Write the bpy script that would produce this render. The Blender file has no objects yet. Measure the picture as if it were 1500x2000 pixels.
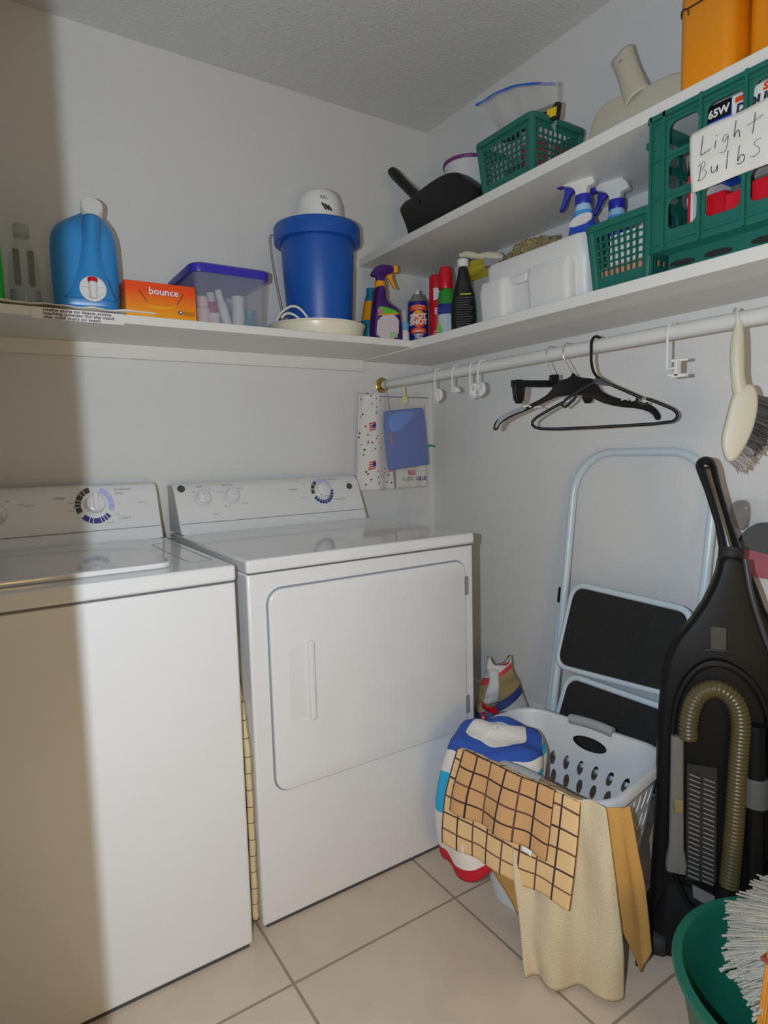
import bpy, bmesh, math, random
from mathutils import Vector, Matrix, noise
random.seed(7)
R = math.radians
SC = bpy.context.scene
COL = SC.collection
# ------------------------------------------------------------------ camera
cd = bpy.data.cameras.new('camera'); cam = bpy.data.objects.new('camera', cd); COL.objects.link(cam)
cR = Vector((0.83601764, -0.54808859, -0.02594993)); cU = Vector((0.07591866, 0.06870384, 0.99474426)); cF = Vector((0.54342512, 0.83359383, -0.09904777))
CAM = Vector((-1.64698, -2.13346, 1.15814))
cam.matrix_world = Matrix(((cR.x, cU.x, -cF.x, CAM.x), (cR.y, cU.y, -cF.y, CAM.y), (cR.z, cU.z, -cF.z, CAM.z), (0, 0, 0, 1)))
cd.sensor_fit = 'VERTICAL'; cd.sensor_height = 24.0; cd.lens = 24.0 * 1217.24 / 2000.0
cd.clip_start = 0.02
SC.camera = cam
# ------------------------------------------------------------------ world, lights, exposure
w = bpy.data.worlds.new('world'); SC.world = w; w.use_nodes = True
w.node_tree.nodes['Background'].inputs[0].default_value = (1.0, 0.78, 0.55, 1); w.node_tree.nodes['Background'].inputs[1].default_value = 0.02
def lamp(name, kind, loc, power, color, aim=None, **kw):
    l = bpy.data.lights.new(name, kind); l.energy = power; l.color = color
    for k, v in kw.items(): setattr(l, k, v)
    o = bpy.data.objects.new(name, l); COL.objects.link(o); o.location = loc
    if aim is not None: o.rotation_euler = (Vector(aim) - Vector(loc)).to_track_quat('-Z', 'Y').to_euler()
    return o
FLASH = CAM - cR * 0.09 + cU * 0.012
lamp('camera_flash', 'SPOT', FLASH, 53.0, (0.82, 0.93, 1.06), FLASH + cF, spot_size=R(170), spot_blend=0.1, shadow_soft_size=0.0022)
lamp('hall_lamp', 'AREA', (-1.68, -3.1, 0.95), 9.2, (1.0, 0.67, 0.22), (-1.3, -0.8, 0.45), shape='DISK', size=0.7)
SC.view_settings.view_transform = 'Standard'; SC.view_settings.look = 'None'
SC.view_settings.gamma = 1.0; SC.view_settings.use_curve_mapping = False
SC.view_settings.exposure = 0.0

# ------------------------------------------------------------------ materials
def lin(c):
    c /= 255.0
    return c / 12.92 if c <= 0.04045 else ((c + 0.055) / 1.055) ** 2.4
def A(r, g, b, k=0.42): return tuple(min(0.9, max(0.004, lin(v) / (k * 1.38))) for v in (r, g, b))
MATS = {}
def mat(name, col, rough=0.5, metal=0.0, alpha=None, trans=0.0, bump=0.0, bscale=200.0, var=0.0, vscale=8.0, spec=0.5, coat=0.0):
    if name in MATS: return MATS[name]
    m = bpy.data.materials.new(name); m.use_nodes = True; MATS[name] = m
    nt = m.node_tree; b = nt.nodes['Principled BSDF']
    b.inputs['Base Color'].default_value = (*col, 1); b.inputs['Roughness'].default_value = rough
    b.inputs['Metallic'].default_value = metal; b.inputs['Specular IOR Level'].default_value = spec
    if trans: b.inputs['Transmission Weight'].default_value = trans
    if coat: b.inputs['Coat Weight'].default_value = coat
    if alpha is not None: b.inputs['Alpha'].default_value = alpha
    tc = nt.nodes.new('ShaderNodeTexCoord')
    if var:
        n = nt.nodes.new('ShaderNodeTexNoise'); n.inputs['Scale'].default_value = vscale; n.inputs['Detail'].default_value = 4
        nt.links.new(tc.outputs['Object'], n.inputs['Vector'])
        mr = nt.nodes.new('ShaderNodeMapRange'); mr.inputs['To Min'].default_value = 1 - var; mr.inputs['To Max'].default_value = 1 + var
        nt.links.new(n.outputs['Fac'], mr.inputs['Value'])
        mx = nt.nodes.new('ShaderNodeVectorMath'); mx.operation = 'SCALE'; mx.inputs[0].default_value = col
        nt.links.new(mr.outputs['Result'], mx.inputs['Scale']); nt.links.new(mx.outputs['Vector'], b.inputs['Base Color'])
    if bump:
        n = nt.nodes.new('ShaderNodeTexNoise'); n.inputs['Scale'].default_value = bscale; n.inputs['Detail'].default_value = 3
        nt.links.new(tc.outputs['Object'], n.inputs['Vector'])
        bp = nt.nodes.new('ShaderNodeBump'); bp.inputs['Strength'].default_value = bump; bp.inputs['Distance'].default_value = 0.004
        nt.links.new(n.outputs['Fac'], bp.inputs['Height']); nt.links.new(bp.outputs['Normal'], b.inputs['Normal'])
    return m
WALL = mat('wall_paint', (0.77, 0.77, 0.76), 0.75, bump=0.25, bscale=160, var=0.02, vscale=3)
CEIL = mat('ceiling_texture', (0.70, 0.70, 0.68), 0.9, bump=0.9, bscale=110, var=0.03, vscale=40)
SHELF = mat('shelf_paint', (0.80, 0.79, 0.75), 0.5, bump=0.08, bscale=60, var=0.03, vscale=9)
TRIM = mat('trim_paint', (0.76, 0.76, 0.75), 0.5)
ENAM = mat('white_enamel', (0.76, 0.76, 0.765), 0.22, bump=0.04, bscale=500, coat=0.3)
ENAMG = mat('white_enamel_smooth', (0.76, 0.76, 0.76), 0.14, coat=0.4)
SEAM = mat('grey_seam', (0.25, 0.27, 0.32), 0.5)
PLW = mat('white_plastic', (0.78, 0.78, 0.76), 0.4)
PLWK = mat('basket_plastic', (0.66, 0.68, 0.70), 0.4)
CREAM = mat('cream_plastic', A(212, 206, 186, 0.75), 0.45, var=0.04, vscale=15)
BLK = mat('black_plastic', (0.007, 0.007, 0.008), 0.4, spec=0.3)
BLKM = mat('black_matte', (0.016, 0.015, 0.014), 0.7, var=0.3, vscale=60)
GREEN = mat('green_plastic', A(24, 92, 80, 0.52), 0.45, var=0.05)
BLUE = mat('blue_plastic', A(22, 78, 158, 0.52), 0.38, bump=0.1, bscale=300)
CHROME = mat('chrome', (0.75, 0.75, 0.77), 0.18, metal=1.0)
STEEL = mat('steel_grey', (0.4, 0.4, 0.41), 0.4, metal=0.7)
BRASS = mat('brass', (0.65, 0.48, 0.16), 0.25, metal=1.0)
GREYP = mat('grey_plastic', (0.33, 0.34, 0.36), 0.45)
LGREY = mat('light_grey_plastic', (0.5, 0.5, 0.48), 0.5)
CLEAR = mat('clear_plastic', (0.85, 0.86, 0.9), 0.12, alpha=0.22)
FROST = mat('frosted_plastic', (0.50, 0.54, 0.66), 0.2, alpha=0.20)
FILM = mat('clear_film', (0.8, 0.8, 0.8), 0.08, alpha=0.13)
WHITE = mat('white_print', (0.85, 0.85, 0.83), 0.5)
PAPER = mat('paper', (0.82, 0.80, 0.74), 0.8, bump=0.15, bscale=30)
INK = mat('black_ink', (0.03, 0.03, 0.05), 0.6)
INKP = mat('purple_ink', (0.06, 0.03, 0.12), 0.6)
PRT = mat('grey_print', (0.22, 0.23, 0.26), 0.6)
NAVY = mat('navy_print', (0.03, 0.04, 0.22), 0.5)
LAV = mat('lavender_print', (0.45, 0.48, 0.82), 0.5)
DGREY = mat('dark_grey_print', (0.06, 0.06, 0.07), 0.5)
RED = mat('red_print', A(190, 20, 38, 0.55), 0.4)
REDP = mat('red_plastic', A(185, 15, 35, 0.55), 0.35)
LIME = mat('lime_print', A(90, 170, 45, 0.55), 0.4)
DKGRN = mat('dark_green', A(28, 120, 40, 0.5), 0.4)
ORANGE = mat('orange_print', A(225, 72, 15, 0.62), 0.45)
ORANGEL = mat('orange_yellow_print', A(232, 130, 16, 0.66), 0.45)
YEL = mat('yellow_plastic', A(196, 120, 8, 0.5), 0.4, var=0.04)
YELT = mat('yellow_trigger', A(215, 140, 20, 0.5), 0.4)
PURP = mat('purple_plastic', A(58, 22, 92, 0.5), 0.3)
TEAL = mat('teal_print', A(20, 110, 130, 0.5), 0.4)
TOPBLUE = mat('royal_blue_plastic', A(48, 42, 150, 0.5), 0.35)
SPOTB = mat('deep_blue_print', A(28, 34, 112, 0.5), 0.3)
SKYB = mat('sky_blue_print', A(60, 140, 205, 0.55), 0.35)
WIREG = mat('grey_wire', (0.25, 0.25, 0.26), 0.4, metal=0.6)
TAN = mat('tan_cloth', A(176, 134, 72, 0.50), 0.9, bump=0.5, bscale=500, var=0.06, vscale=12)
CRMC = mat('cream_cloth', A(196, 182, 154, 0.60), 0.95, bump=0.7, bscale=350, var=0.05, vscale=20)
GRYC = mat('grey_cloth', (0.22, 0.20, 0.17), 0.95, bump=0.6, bscale=300, var=0.2, vscale=10)
LADP = mat('ladder_paint', A(178, 190, 196, 0.50), 0.3, var=0.02)

# ------------------------------------------------------------------ mesh builder
class B:
    def __init__(s): s.v = []; s.f = []; s.m = []; s.uv = {}
    def add(s, vs, fs, mi=0, M=None):
        o = len(s.v)
        s.v += [tuple(M @ Vector(v)) if M else tuple(v) for v in vs]
        s.f += [tuple(i + o for i in f) for f in fs]; s.m += [mi] * len(fs)
        return s
    def box(s, x0, x1, y0, y1, z0, z1, mi=0, M=None):
        return s.add([(x0, y0, z0), (x1, y0, z0), (x1, y1, z0), (x0, y1, z0), (x0, y0, z1), (x1, y0, z1), (x1, y1, z1), (x0, y1, z1)],
                     [(0, 3, 2, 1), (4, 5, 6, 7), (0, 1, 5, 4), (1, 2, 6, 5), (2, 3, 7, 6), (3, 0, 4, 7)], mi, M)
    def loft(s, rings, mi=0, caps=True, closed=True, M=None, mis=None):
        n = len(rings[0]); vs = [p for r in rings for p in r]; o = len(s.v); f = []; ms = []
        for k in range(len(rings) - 1):
            for i in range(n if closed else n - 1):
                j = (i + 1) % n
                f.append((k * n + i, k * n + j, (k + 1) * n + j, (k + 1) * n + i)); ms.append(mis[k] if mis else mi)
        if caps:
            f.append(tuple(range(n))[::-1]); ms.append(mis[0] if mis else mi)
            f.append(tuple((len(rings) - 1) * n + i for i in range(n))); ms.append(mis[-1] if mis else mi)
        s.v += [tuple(M @ Vector(v)) if M else tuple(v) for v in vs]
        s.f += [tuple(i + o for i in q) for q in f]; s.m += ms
        return s
    def lathe(s, prof, seg=32, c=(0, 0), mi=0, caps=True, M=None, mis=None):
        rings = [[(c[0] + r * math.cos(2 * math.pi * i / seg), c[1] + r * math.sin(2 * math.pi * i / seg), z) for i in range(seg)] for r, z in prof]
        return s.loft(rings, mi, caps, True, M, mis)
    def tube(s, pts, r, seg=10, closed=False, mi=0, caps=True, flat=1.0):
        pts = [Vector(p) for p in pts]; n = len(pts); rings = []; up = None
        for i, p in enumerate(pts):
            a = pts[(i - 1) % n] if (closed or i > 0) else p; b = pts[(i + 1) % n] if (closed or i < n - 1) else p
            t = (b - a).normalized()
            if up is None: up = Vector((0, 0, 1)) if abs(t.z) < 0.9 else Vector((0, 1, 0))
            x = t.cross(up)
            if x.length < 1e-5: x = t.cross(Vector((1, 0, 0)))
            x.normalize(); y = x.cross(t).normalized(); up = y
            rr = r[i] if isinstance(r, (list, tuple)) else r
            rings.append([p + x * (rr * math.cos(2 * math.pi * k / seg)) + y * (rr * flat * math.sin(2 * math.pi * k / seg)) for k in range(seg)])
        if closed: rings.append(rings[0]); caps = False
        return s.loft(rings, mi, caps)
    def grid(s, fn, nu, nv, mi=0, uv=True):
        o = len(s.v)
        for j in range(nv + 1):
            for i in range(nu + 1):
                if uv: s.uv[len(s.v)] = (i / nu, j / nv)
                s.v.append(tuple(fn(i / nu, j / nv)))
        for j in range(nv):
            for i in range(nu):
                a = o + j * (nu + 1) + i; s.f.append((a, a + 1, a + nu + 2, a + nu + 1)); s.m.append(mi)
        return s
    def sphere(s, c, r, seg=16, mi=0, sc=(1, 1, 1)):
        n = seg // 2
        prof = [(math.sin(math.pi * k / n) * r + 1e-5, -math.cos(math.pi * k / n) * r) for k in range(n + 1)]
        return s.lathe(prof, seg, mi=mi, M=Matrix.Translation(c) @ Matrix.Diagonal((*sc, 1)))
    def plate(s, outline, holes=(), t=0.004, y=0.0, bevel=0.0, mi=0, M=None, axis='y'):
        # outline in x/z, thickness t centred on y
        cu = bpy.data.curves.new('tmp', 'CURVE'); cu.dimensions = '2D'; cu.fill_mode = 'BOTH'
        cu.extrude = max(t / 2 - bevel, 1e-5); cu.bevel_depth = bevel; cu.bevel_resolution = 2
        if bevel: cu.offset = -bevel
        for pts in [outline] + list(holes):
            sp = cu.splines.new('POLY'); sp.points.add(len(pts) - 1); sp.use_cyclic_u = True
            for q, p in zip(sp.points, pts): q.co = (p[0], p[1], 0, 1)
        ob = bpy.data.objects.new('tmp', cu)
        me = ob.to_mesh()
        vs = [(v.co.x, y + v.co.z, v.co.y) for v in me.vertices]; fs = [tuple(p.vertices)[::-1] for p in me.polygons]
        ob.to_mesh_clear(); bpy.data.objects.remove(ob); bpy.data.curves.remove(cu)
        return s.add(vs, fs, mi, M)
    def text(s, txt, size, x, z, y=0.0, mi=0, align='CENTER', shear=0.0, rot=0.0, fn=None, t=0.0004, sx=1.0, bold=0.0, M=None):
        cu = bpy.data.curves.new('tmp', 'FONT'); cu.body = txt; cu.size = size; cu.align_x = align; cu.shear = shear; cu.resolution_u = 2
        cu.extrude = t / 2; cu.offset = bold
        ob = bpy.data.objects.new('tmp', cu); me = ob.to_mesh()
        ca, sa = math.cos(rot), math.sin(rot); vs = []
        for v in me.vertices:
            px, pz = v.co.x * sx, v.co.y
            px, pz = x + px * ca - pz * sa, z + px * sa + pz * ca
            vs.append(fn(px, pz, v.co.z) if fn else (px, y + v.co.z, pz))
        fs = [tuple(p.vertices)[::-1] for p in me.polygons]
        ob.to_mesh_clear(); bpy.data.objects.remove(ob); bpy.data.curves.remove(cu)
        return s.add(vs, fs, mi, M)
    def build(s, name, mats, parent=None, bevel=0.0, seg=2, subsurf=0, smooth=35, solid=0.0, label=None, loc=None, soff=0.0):
        me = bpy.data.meshes.new(name); me.from_pydata(s.v, [], s.f); me.validate(verbose=False)
        ms = mats if isinstance(mats, (list, tuple)) else [mats]
        for m in ms: me.materials.append(m)
        if len(me.polygons) == len(s.m):
            me.polygons.foreach_set('material_index', s.m)
        if s.uv:
            u = me.uv_layers.new(name='uv')
            for l in me.loops: u.data[l.index].uv = s.uv.get(l.vertex_index, (0, 0))
        bm = bmesh.new(); bm.from_mesh(me)
        if not s.uv: bmesh.ops.remove_doubles(bm, verts=bm.verts, dist=1e-6)
        bmesh.ops.recalc_face_normals(bm, faces=bm.faces); bm.to_mesh(me); bm.free()
        me.polygons.foreach_set('use_smooth', [True] * len(me.polygons))
        if not subsurf: me.set_sharp_from_angle(angle=R(smooth))
        o = bpy.data.objects.new(name, me); COL.objects.link(o)
        if parent: o.parent = parent
        if loc: o.location = loc
        if bevel:
            b = o.modifiers.new('bevel', 'BEVEL'); b.width = bevel; b.segments = seg; b.limit_method = 'ANGLE'; b.angle_limit = R(40); b.harden_normals = False
        if solid:
            d = o.modifiers.new('solid', 'SOLIDIFY'); d.thickness = solid; d.offset = soff
        if subsurf:
            d = o.modifiers.new('sub', 'SUBSURF'); d.levels = subsurf; d.render_levels = subsurf
        if label: o['label'] = label
        return o
def thing(name, label, cat, loc=(0, 0, 0), rot=0.0, group=None, rot3=None):
    o = bpy.data.objects.new(name, None); COL.objects.link(o); o.location = loc; o.empty_display_size = 0.05
    o.rotation_euler = rot3 if rot3 else (0, 0, rot)
    o['label'] = label; o['category'] = cat
    if group: o['group'] = group
    return o
def tag(o, label, cat, group=None):
    o['label'] = label; o['category'] = cat
    if group: o['group'] = group
    return o
def struct(o, label=None):
    o['kind'] = 'structure'
    if label: o['label'] = label
    return o
def rr(x0, x1, z0, z1, r, n=5):
    out = []
    for cx, cz, a0 in ((x1 - r, z1 - r, 0), (x0 + r, z1 - r, 90), (x0 + r, z0 + r, 180), (x1 - r, z0 + r, 270)):
        for k in range(n + 1):
            a = R(a0 + 90 * k / n); out.append((cx + r * math.cos(a), cz + r * math.sin(a)))
    return out
def ell(cx, cz, a, b, n=16, rot=0.0):
    c, s = math.cos(rot), math.sin(rot)
    return [(cx + a * math.cos(t) * c - b * math.sin(t) * s, cz + a * math.cos(t) * s + b * math.sin(t) * c) for t in [2 * math.pi * k / n for k in range(n)]]
def chaikin(p, it=2, closed=True):
    for _ in range(it):
        q = [] if closed else [p[0]]
        n = len(p)
        for i in range(n if closed else n - 1):
            a = Vector(p[i]); b = Vector(p[(i + 1) % n])
            q += [tuple(a * .75 + b * .25), tuple(a * .25 + b * .75)]
        if not closed: q.append(p[-1])
        p = q
    return p
def ring(w, d, z, r, cx=0, cy=0, n=5):
    r = min(r, w / 2 - 1e-4, d / 2 - 1e-4)
    return [(x, y, z) for x, y in rr(cx - w / 2, cx + w / 2, cy - d / 2, cy + d / 2, r, n)]
def rbox(b, secs, mi=0, mis=None, M=None):   # secs: (w, d, z, r[, cx, cy])
    return b.loft([ring(*q) for q in secs], mi, True, True, M, mis)
def arc(cx, cz, r, a0, a1, n=12, y=0):
    return [(cx + r * math.cos(R(a0 + (a1 - a0) * k / n)), y, cz + r * math.sin(R(a0 + (a1 - a0) * k / n))) for k in range(n + 1)]
def copy_tree(o, parent=None):
    c = o.copy(); COL.objects.link(c)
    if parent: c.parent = parent
    for ch in list(o.children): copy_tree(ch, c)
    return c

# ------------------------------------------------------------------ room
Z1, Z2, TH = 1.534, 1.894, 0.028
D1, D2 = 0.344, 0.343
b = B(); b.box(-2.6, 0.06, -3.7, 0.06, -0.05, 0.0)
fl = struct(b.build('floor', []))
m = bpy.data.materials.new('floor_tile'); m.use_nodes = True; nt = m.node_tree; pb = nt.nodes['Principled BSDF']; pb.inputs['Roughness'].default_value = 0.38
tc = nt.nodes.new('ShaderNodeTexCoord'); mp = nt.nodes.new('ShaderNodeMapping'); mp.inputs['Location'].default_value = (0.693, 0.958, 0)
br = nt.nodes.new('ShaderNodeTexBrick'); br.offset = 0.0; br.squash = 1.0
br.inputs['Scale'].default_value = 1.0; br.inputs['Brick Width'].default_value = 0.4558; br.inputs['Row Height'].default_value = 0.4558
br.inputs['Mortar Size'].default_value = 0.0035; br.inputs['Mortar Smooth'].default_value = 0.1; br.inputs['Bias'].default_value = 0
br.inputs['Color1'].default_value = (0.60, 0.49, 0.385, 1); br.inputs['Color2'].default_value = (0.57, 0.465, 0.365, 1); br.inputs['Mortar'].default_value = (0.29, 0.23, 0.17, 1)
ns = nt.nodes.new('ShaderNodeTexNoise'); ns.inputs['Scale'].default_value = 9; ns.inputs['Detail'].default_value = 6
mr = nt.nodes.new('ShaderNodeMapRange'); mr.inputs['To Min'].default_value = 0.86; mr.inputs['To Max'].default_value = 1.14
sc = nt.nodes.new('ShaderNodeVectorMath'); sc.operation = 'SCALE'
nt.links.new(tc.outputs['Object'], mp.inputs['Vector']); nt.links.new(mp.outputs['Vector'], br.inputs['Vector']); nt.links.new(tc.outputs['Object'], ns.inputs['Vector'])
nt.links.new(ns.outputs['Fac'], mr.inputs['Value']); nt.links.new(br.outputs['Color'], sc.inputs[0]); nt.links.new(mr.outputs['Result'], sc.inputs['Scale'])
nt.links.new(sc.outputs['Vector'], pb.inputs['Base Color'])
bp = nt.nodes.new('ShaderNodeBump'); bp.inputs['Strength'].default_value = 0.4; bp.inputs['Distance'].default_value = 0.002; bp.invert = True
nt.links.new(br.outputs['Fac'], bp.inputs['Height']); nt.links.new(bp.outputs['Normal'], pb.inputs['Normal'])
fl.data.materials.append(m)
b = B(); b.box(-2.6, 0.06, -3.7, 0.06, 2.44, 2.5); struct(b.build('ceiling', CEIL))
b = B(); b.box(-2.6, 0.06, 0.0, 0.06, 0, 2.44); struct(b.build('wall_back', WALL))
b = B(); b.box(0.0, 0.06, -3.7, 0.0, 0, 2.44); struct(b.build('wall_right', WALL))
b = B(); b.box(-2.03, -1.97, -1.78, 0.0, 0, 2.44); struct(b.build('wall_left', WALL))
b = B(); b.box(-2.6, -1.705, -1.90, -1.78, 0, 2.44); b.box(-0.28, 0.0, -1.90, -1.78, 0, 2.44); b.box(-1.705, -0.28, -1.90, -1.78, 2.36, 2.44)
struct(b.build('wall_front', WALL))
b = B(); b.box(-1.705, -1.690, -1.905, -1.775, 0, 2.36); struct(b.build('trim_1', TRIM))
b = B(); b.box(-0.295, -0.28, -1.905, -1.775, 0, 2.36); struct(b.build('trim_2', TRIM))
b = B(); b.box(-0.010, 0.0, -1.775, -0.012, 0, 0.217); struct(b.build('baseboard_right', WALL, bevel=0.002))
b = B(); b.box(-1.97, 0.0, -0.010, 0.0, 0, 0.1); struct(b.build('baseboard_back', TRIM))
# shelves
b = B(); b.box(-1.97, -D1, -D2, 0.0, Z1 - TH + 0.004, Z1)
t = tag(b.build('wall_shelf', SHELF, bevel=0.002), 'white painted shelf along the back wall above the washer and dryer', 'shelf')
b = B(); b.box(-1.97, -D1, -0.02, 0.0, Z1 - TH - 0.040, Z1 - TH + 0.004); b.build('cleat', SHELF, t, bevel=0.002)
b = B(); b.box(-D1, 0.0, -1.775, 0.0, Z1 - TH, Z1)
tag(b.build('wall_shelf', SHELF, bevel=0.002), 'lower white painted shelf on the right wall, just above the hanging rod', 'shelf')
b = B(); b.box(-D1, 0.0, -1.775, 0.0, Z2 - TH, Z2)
tag(b.build('wall_shelf', SHELF, bevel=0.002), 'upper white painted shelf on the right wall carrying the black dustpan', 'shelf')
# paper liner and handwritten note on the shelf edge
def liner(u, v):
    x = -1.62 + u * 0.42
    y = -0.345 + v * 0.2
    return (x, y - 0.004 * math.sin(u * 9), Z1 + 0.0025 + (0.006 * noise.noise((u * 9, v * 5, 1.2)) + 0.006) * (1 - 0.3 * v))
b = B(); b.grid(liner, 40, 14); tag(b.build('paper_towel', PAPER, solid=0.002), 'crumpled white paper lining under the blue detergent jug', 'paper towel')
t = thing('handwritten_note', 'white paper note with three handwritten lines taped to the shelf edge', 'note', (-1.392, -D2 - 0.0015, Z1 - 0.013), 0)
b = B(); b.box(-0.11, 0.105, -0.0005, 0.0005, -0.016, 0.012); b.build('paper', SHELF, t)
for i, (s_, w_) in enumerate((('make sure to leave some', .158), ('washing powder for the maid.', .166), ('she uses ours to wash', .132))):
    b = B(); b.text(s_, 0.0105, 0, 0.0035 - i * 0.0088, -0.0008, align='LEFT', shear=0.2, bold=.0002)
    x0 = min(v[0] for v in b.v); k_ = w_ / (max(v[0] for v in b.v) - x0); b.v = [(-.084 + (x - x0) * k_, y, z) for x, y, z in b.v]; b.build('handwriting', INKP, t)


# ------------------------------------------------------------------ dryer
def knob(parent, x, z, y, r, tilt, ringc=None, mt=ENAMG, label=None, h=0.018):
    M = Matrix.Translation((x, y, z)) @ Matrix.Rotation(tilt, 4, 'X')
    b = B(); b.lathe([(r * 1.18, 0), (r * 1.16, h * .35), (r, h * .5), (r * .96, h), (r * .8, h * 1.1)], 28, M=M)
    b.box(-r * .17, r * .17, -r * .85, r * .85, h, h * 1.55, M=M @ Matrix.Rotation(R(random.choice((-35, 10, 40))), 4, 'Z'))
    return b.build('knob', mt, parent, bevel=0.0015, label=label)
def con_panel(t, prof, x0, x1, mt):
    b = B(); r0 = [(x0, y, z) for y, z in prof]; r1 = [(x1, y, z) for y, z in prof]
    ins = 0.012
    cy = sum(p[0] for p in prof) / len(prof); cz = sum(p[1] for p in prof) / len(prof)
    a0 = [(x0, cy + (y - cy) * .96, cz + (z - cz) * .97) for y, z in prof]; a1 = [(x1, cy + (y - cy) * .96, cz + (z - cz) * .97) for y, z in prof]
    b.loft([a0, [(x0 + ins, y, z) for y, z in prof], [(x1 - ins, y, z) for y, z in prof], a1])
    return b.build('control_panel', mt, t, bevel=0.003, smooth=50)
def dial_ring(t, x, z, F, r0, r1, segs, mats, names='dial_marking'):
    b = B()
    for a0, a1, mi in segs:
        n = 6
        pts = [F(x + r1 * math.sin(R(a0 + (a1 - a0) * k / n)), z + r1 * math.cos(R(a0 + (a1 - a0) * k / n))) for k in range(n + 1)]
        pts += [F(x + r0 * math.sin(R(a1 + (a0 - a1) * k / n)), z + r0 * math.cos(R(a1 + (a0 - a1) * k / n))) for k in range(n + 1)]
        o = len(b.v); b.v += [tuple(p) for p in pts]; m_ = len(pts)
        for k in range(n): b.f.append((o + k, o + k + 1, o + m_ - 2 - k, o + m_ - 1 - k)); b.m.append(mi)
    return b.build(names, mats, t)
XR, YF, W, H = -0.457, -0.774, 0.686, 0.914
t = thing('clothes_dryer', 'white front loading dryer with square door, right of the washer', 'dryer', (XR - W / 2, YF, 0))
hw = W / 2
b = B(); b.box(-hw, hw, 0.0, 0.66, 0.006, 0.880); b.build('cabinet', ENAM, t, bevel=0.006, seg=3)
b = B(); b.box(-hw - .002, hw + .002, -0.006, 0.66, 0.8815, H); b.build('top_panel', ENAMG, t, bevel=0.007, seg=3)
b = B(); b.box(-hw + .004, hw - .004, -0.001, 0.6, 0.878, 0.886); b.build('seam', mat('dark_seam', (.12, .125, .14), .5), t)
b = B(); b.box(-hw + .01, hw - .01, 0.002, 0.003, 0.0, 0.007); b.box(-hw + .01, hw - .01, 0.003, 0.6, 0.0, 0.007); b.build('toe_strip', DGREY, t)
prof = [(0.556, 0.914), (0.563, 0.922), (0.572, 0.945), (0.577, 0.955), (0.618, 1.045), (0.632, 1.064), (0.65, 1.070), (0.70, 1.065), (0.70, 0.914)]
con_panel(t, prof, -hw + .008, hw - .012, ENAM)
def FD(x, z):   # point on the sloping dryer console face, local coordinates
    s = (z - 0.955) / (1.045 - 0.955); return (x, 0.577 + s * 0.041 - 0.0012, z)
TD = math.atan2(0.041, 0.09)
b = B(); b.box(-hw + .012, hw - .016, 0.5705, 0.5735, 0.9455, 0.9475); b.build('panel_seam', SEAM, t)
fn = lambda px, pz, d: FD(px, pz)
for x_, z_ in ((-1.048, 1.024), (-0.954, 1.026)):
    knob(t, x_ + 0.8, z_ - 0.003, FD(0, z_)[1], 0.021, R(90) - TD)
    b = B(); b.lathe([(0.0285, 0), (0.0285, 0.0012)], 32, M=Matrix.Translation((x_ + .8, FD(0, z_ - .003)[1], z_ - .003)) @ Matrix.Rotation(R(90) - TD, 4, 'X')); b.build('knob_ring', PLWK, t)
knob(t, -0.625 + .8, 1.019, FD(0, 1.019)[1], 0.026, R(90) - TD, h=0.02)
dial_ring(t, -0.625 + .8, 1.019, FD, 0.031, 0.043, [(-100, -78, 0), (-74, -52, 0), (-48, -30, 0), (-22, 18, 2), (24, 42, 2), (46, 60, 2)] + [(84 + i * 16, 97 + i * 16, 1) for i in range(10)], [DGREY, NAVY, LAV])
b = B(); b.lathe([(0.012, 0), (0.012, 0.003), (0.009, 0.0035)], 20, M=Matrix.Translation((-1.112 + .8, FD(0, 1.052)[1] + .004, 1.052)) @ Matrix.Rotation(R(90) - TD, 4, 'X')); b.build('badge', DGREY, t)
b = B(); b.lathe([(0.011, 0), (0.011, 0.003)], 20, M=Matrix.Translation((-0.512 + .8, FD(0, 1.03)[1], 1.03)) @ Matrix.Rotation(R(90) - TD, 4, 'X')); b.build('start_button', DGREY, t)
b = B()
for s_, x_, z_, q in (('Signal', -1.055, 1.055, .009), ('Fabric Care', -0.962, 1.056, .009), ('Cottons', -0.735, 1.028, .010), ('Permanent Press', -0.585, 1.056, .008), ('Timed Dry', -0.565, 0.985, .010), ('Start', -0.515, 1.046, .006),
                      ('Off', -1.075, 1.040, .006), ('On', -1.022, 1.046, .006), ('Auto dry', -0.99, 1.035, .006), ('Delicates', -0.922, 1.043, .006), ('Easy care', -0.975, .99, .006), ('Extra dry', -0.915, .995, .006), ('DRYER', -1.02, .968, .006), ('less dry', -0.69, 1.045, .005), ('more dry', -0.70, 1.0, .005)):
    b = B(); b.text(s_, q, x_ + .8, z_, fn=fn); b.build('lettering', PRT, t)
DX0, DX1, DZ0, DZ1 = -1.095 + .8, -0.492 + .8, 0.349, 0.837
DR = rr(DX0, DX1, DZ0 - .012, DZ1, 0.036, 8)
b = B(); b.plate(rr(DX0 - .004, DX1 + .004, DZ0 - .016, DZ1 + .004, 0.04, 8), t=0.004, y=0.001); b.build('door_seam', SEAM, t)
d = B(); d.plate(DR, t=0.014, y=-0.003, bevel=0.004); d = d.build('door', ENAM, t, smooth=50)
b = B()
hx0, hx1 = -1.052 + .8, -0.990 + .8
b.plate(rr(hx0, hx1, 0.51, 0.69, 0.012), t=0.001, y=-0.0106); b.build('handle_plate', ENAMG, d)
b = B(); b.plate(rr(hx1 - 0.012, hx1 + 0.004, 0.50, 0.70, 0.006), t=0.012, y=-0.016, bevel=0.004); b.build('door_handle', ENAMG, d, smooth=60)
for z_ in (0.738, 0.385):
    b = B(); b.box(DX1 - .006, DX1 + .006, -0.0115, 0.0, z_, z_ + .052); b.tube([(DX1 + .001, -.0125, z_ + .002), (DX1 + .001, -.0125, z_ + .05)], 0.0035, 8); b.build('hinge', STEEL, t)

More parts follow.
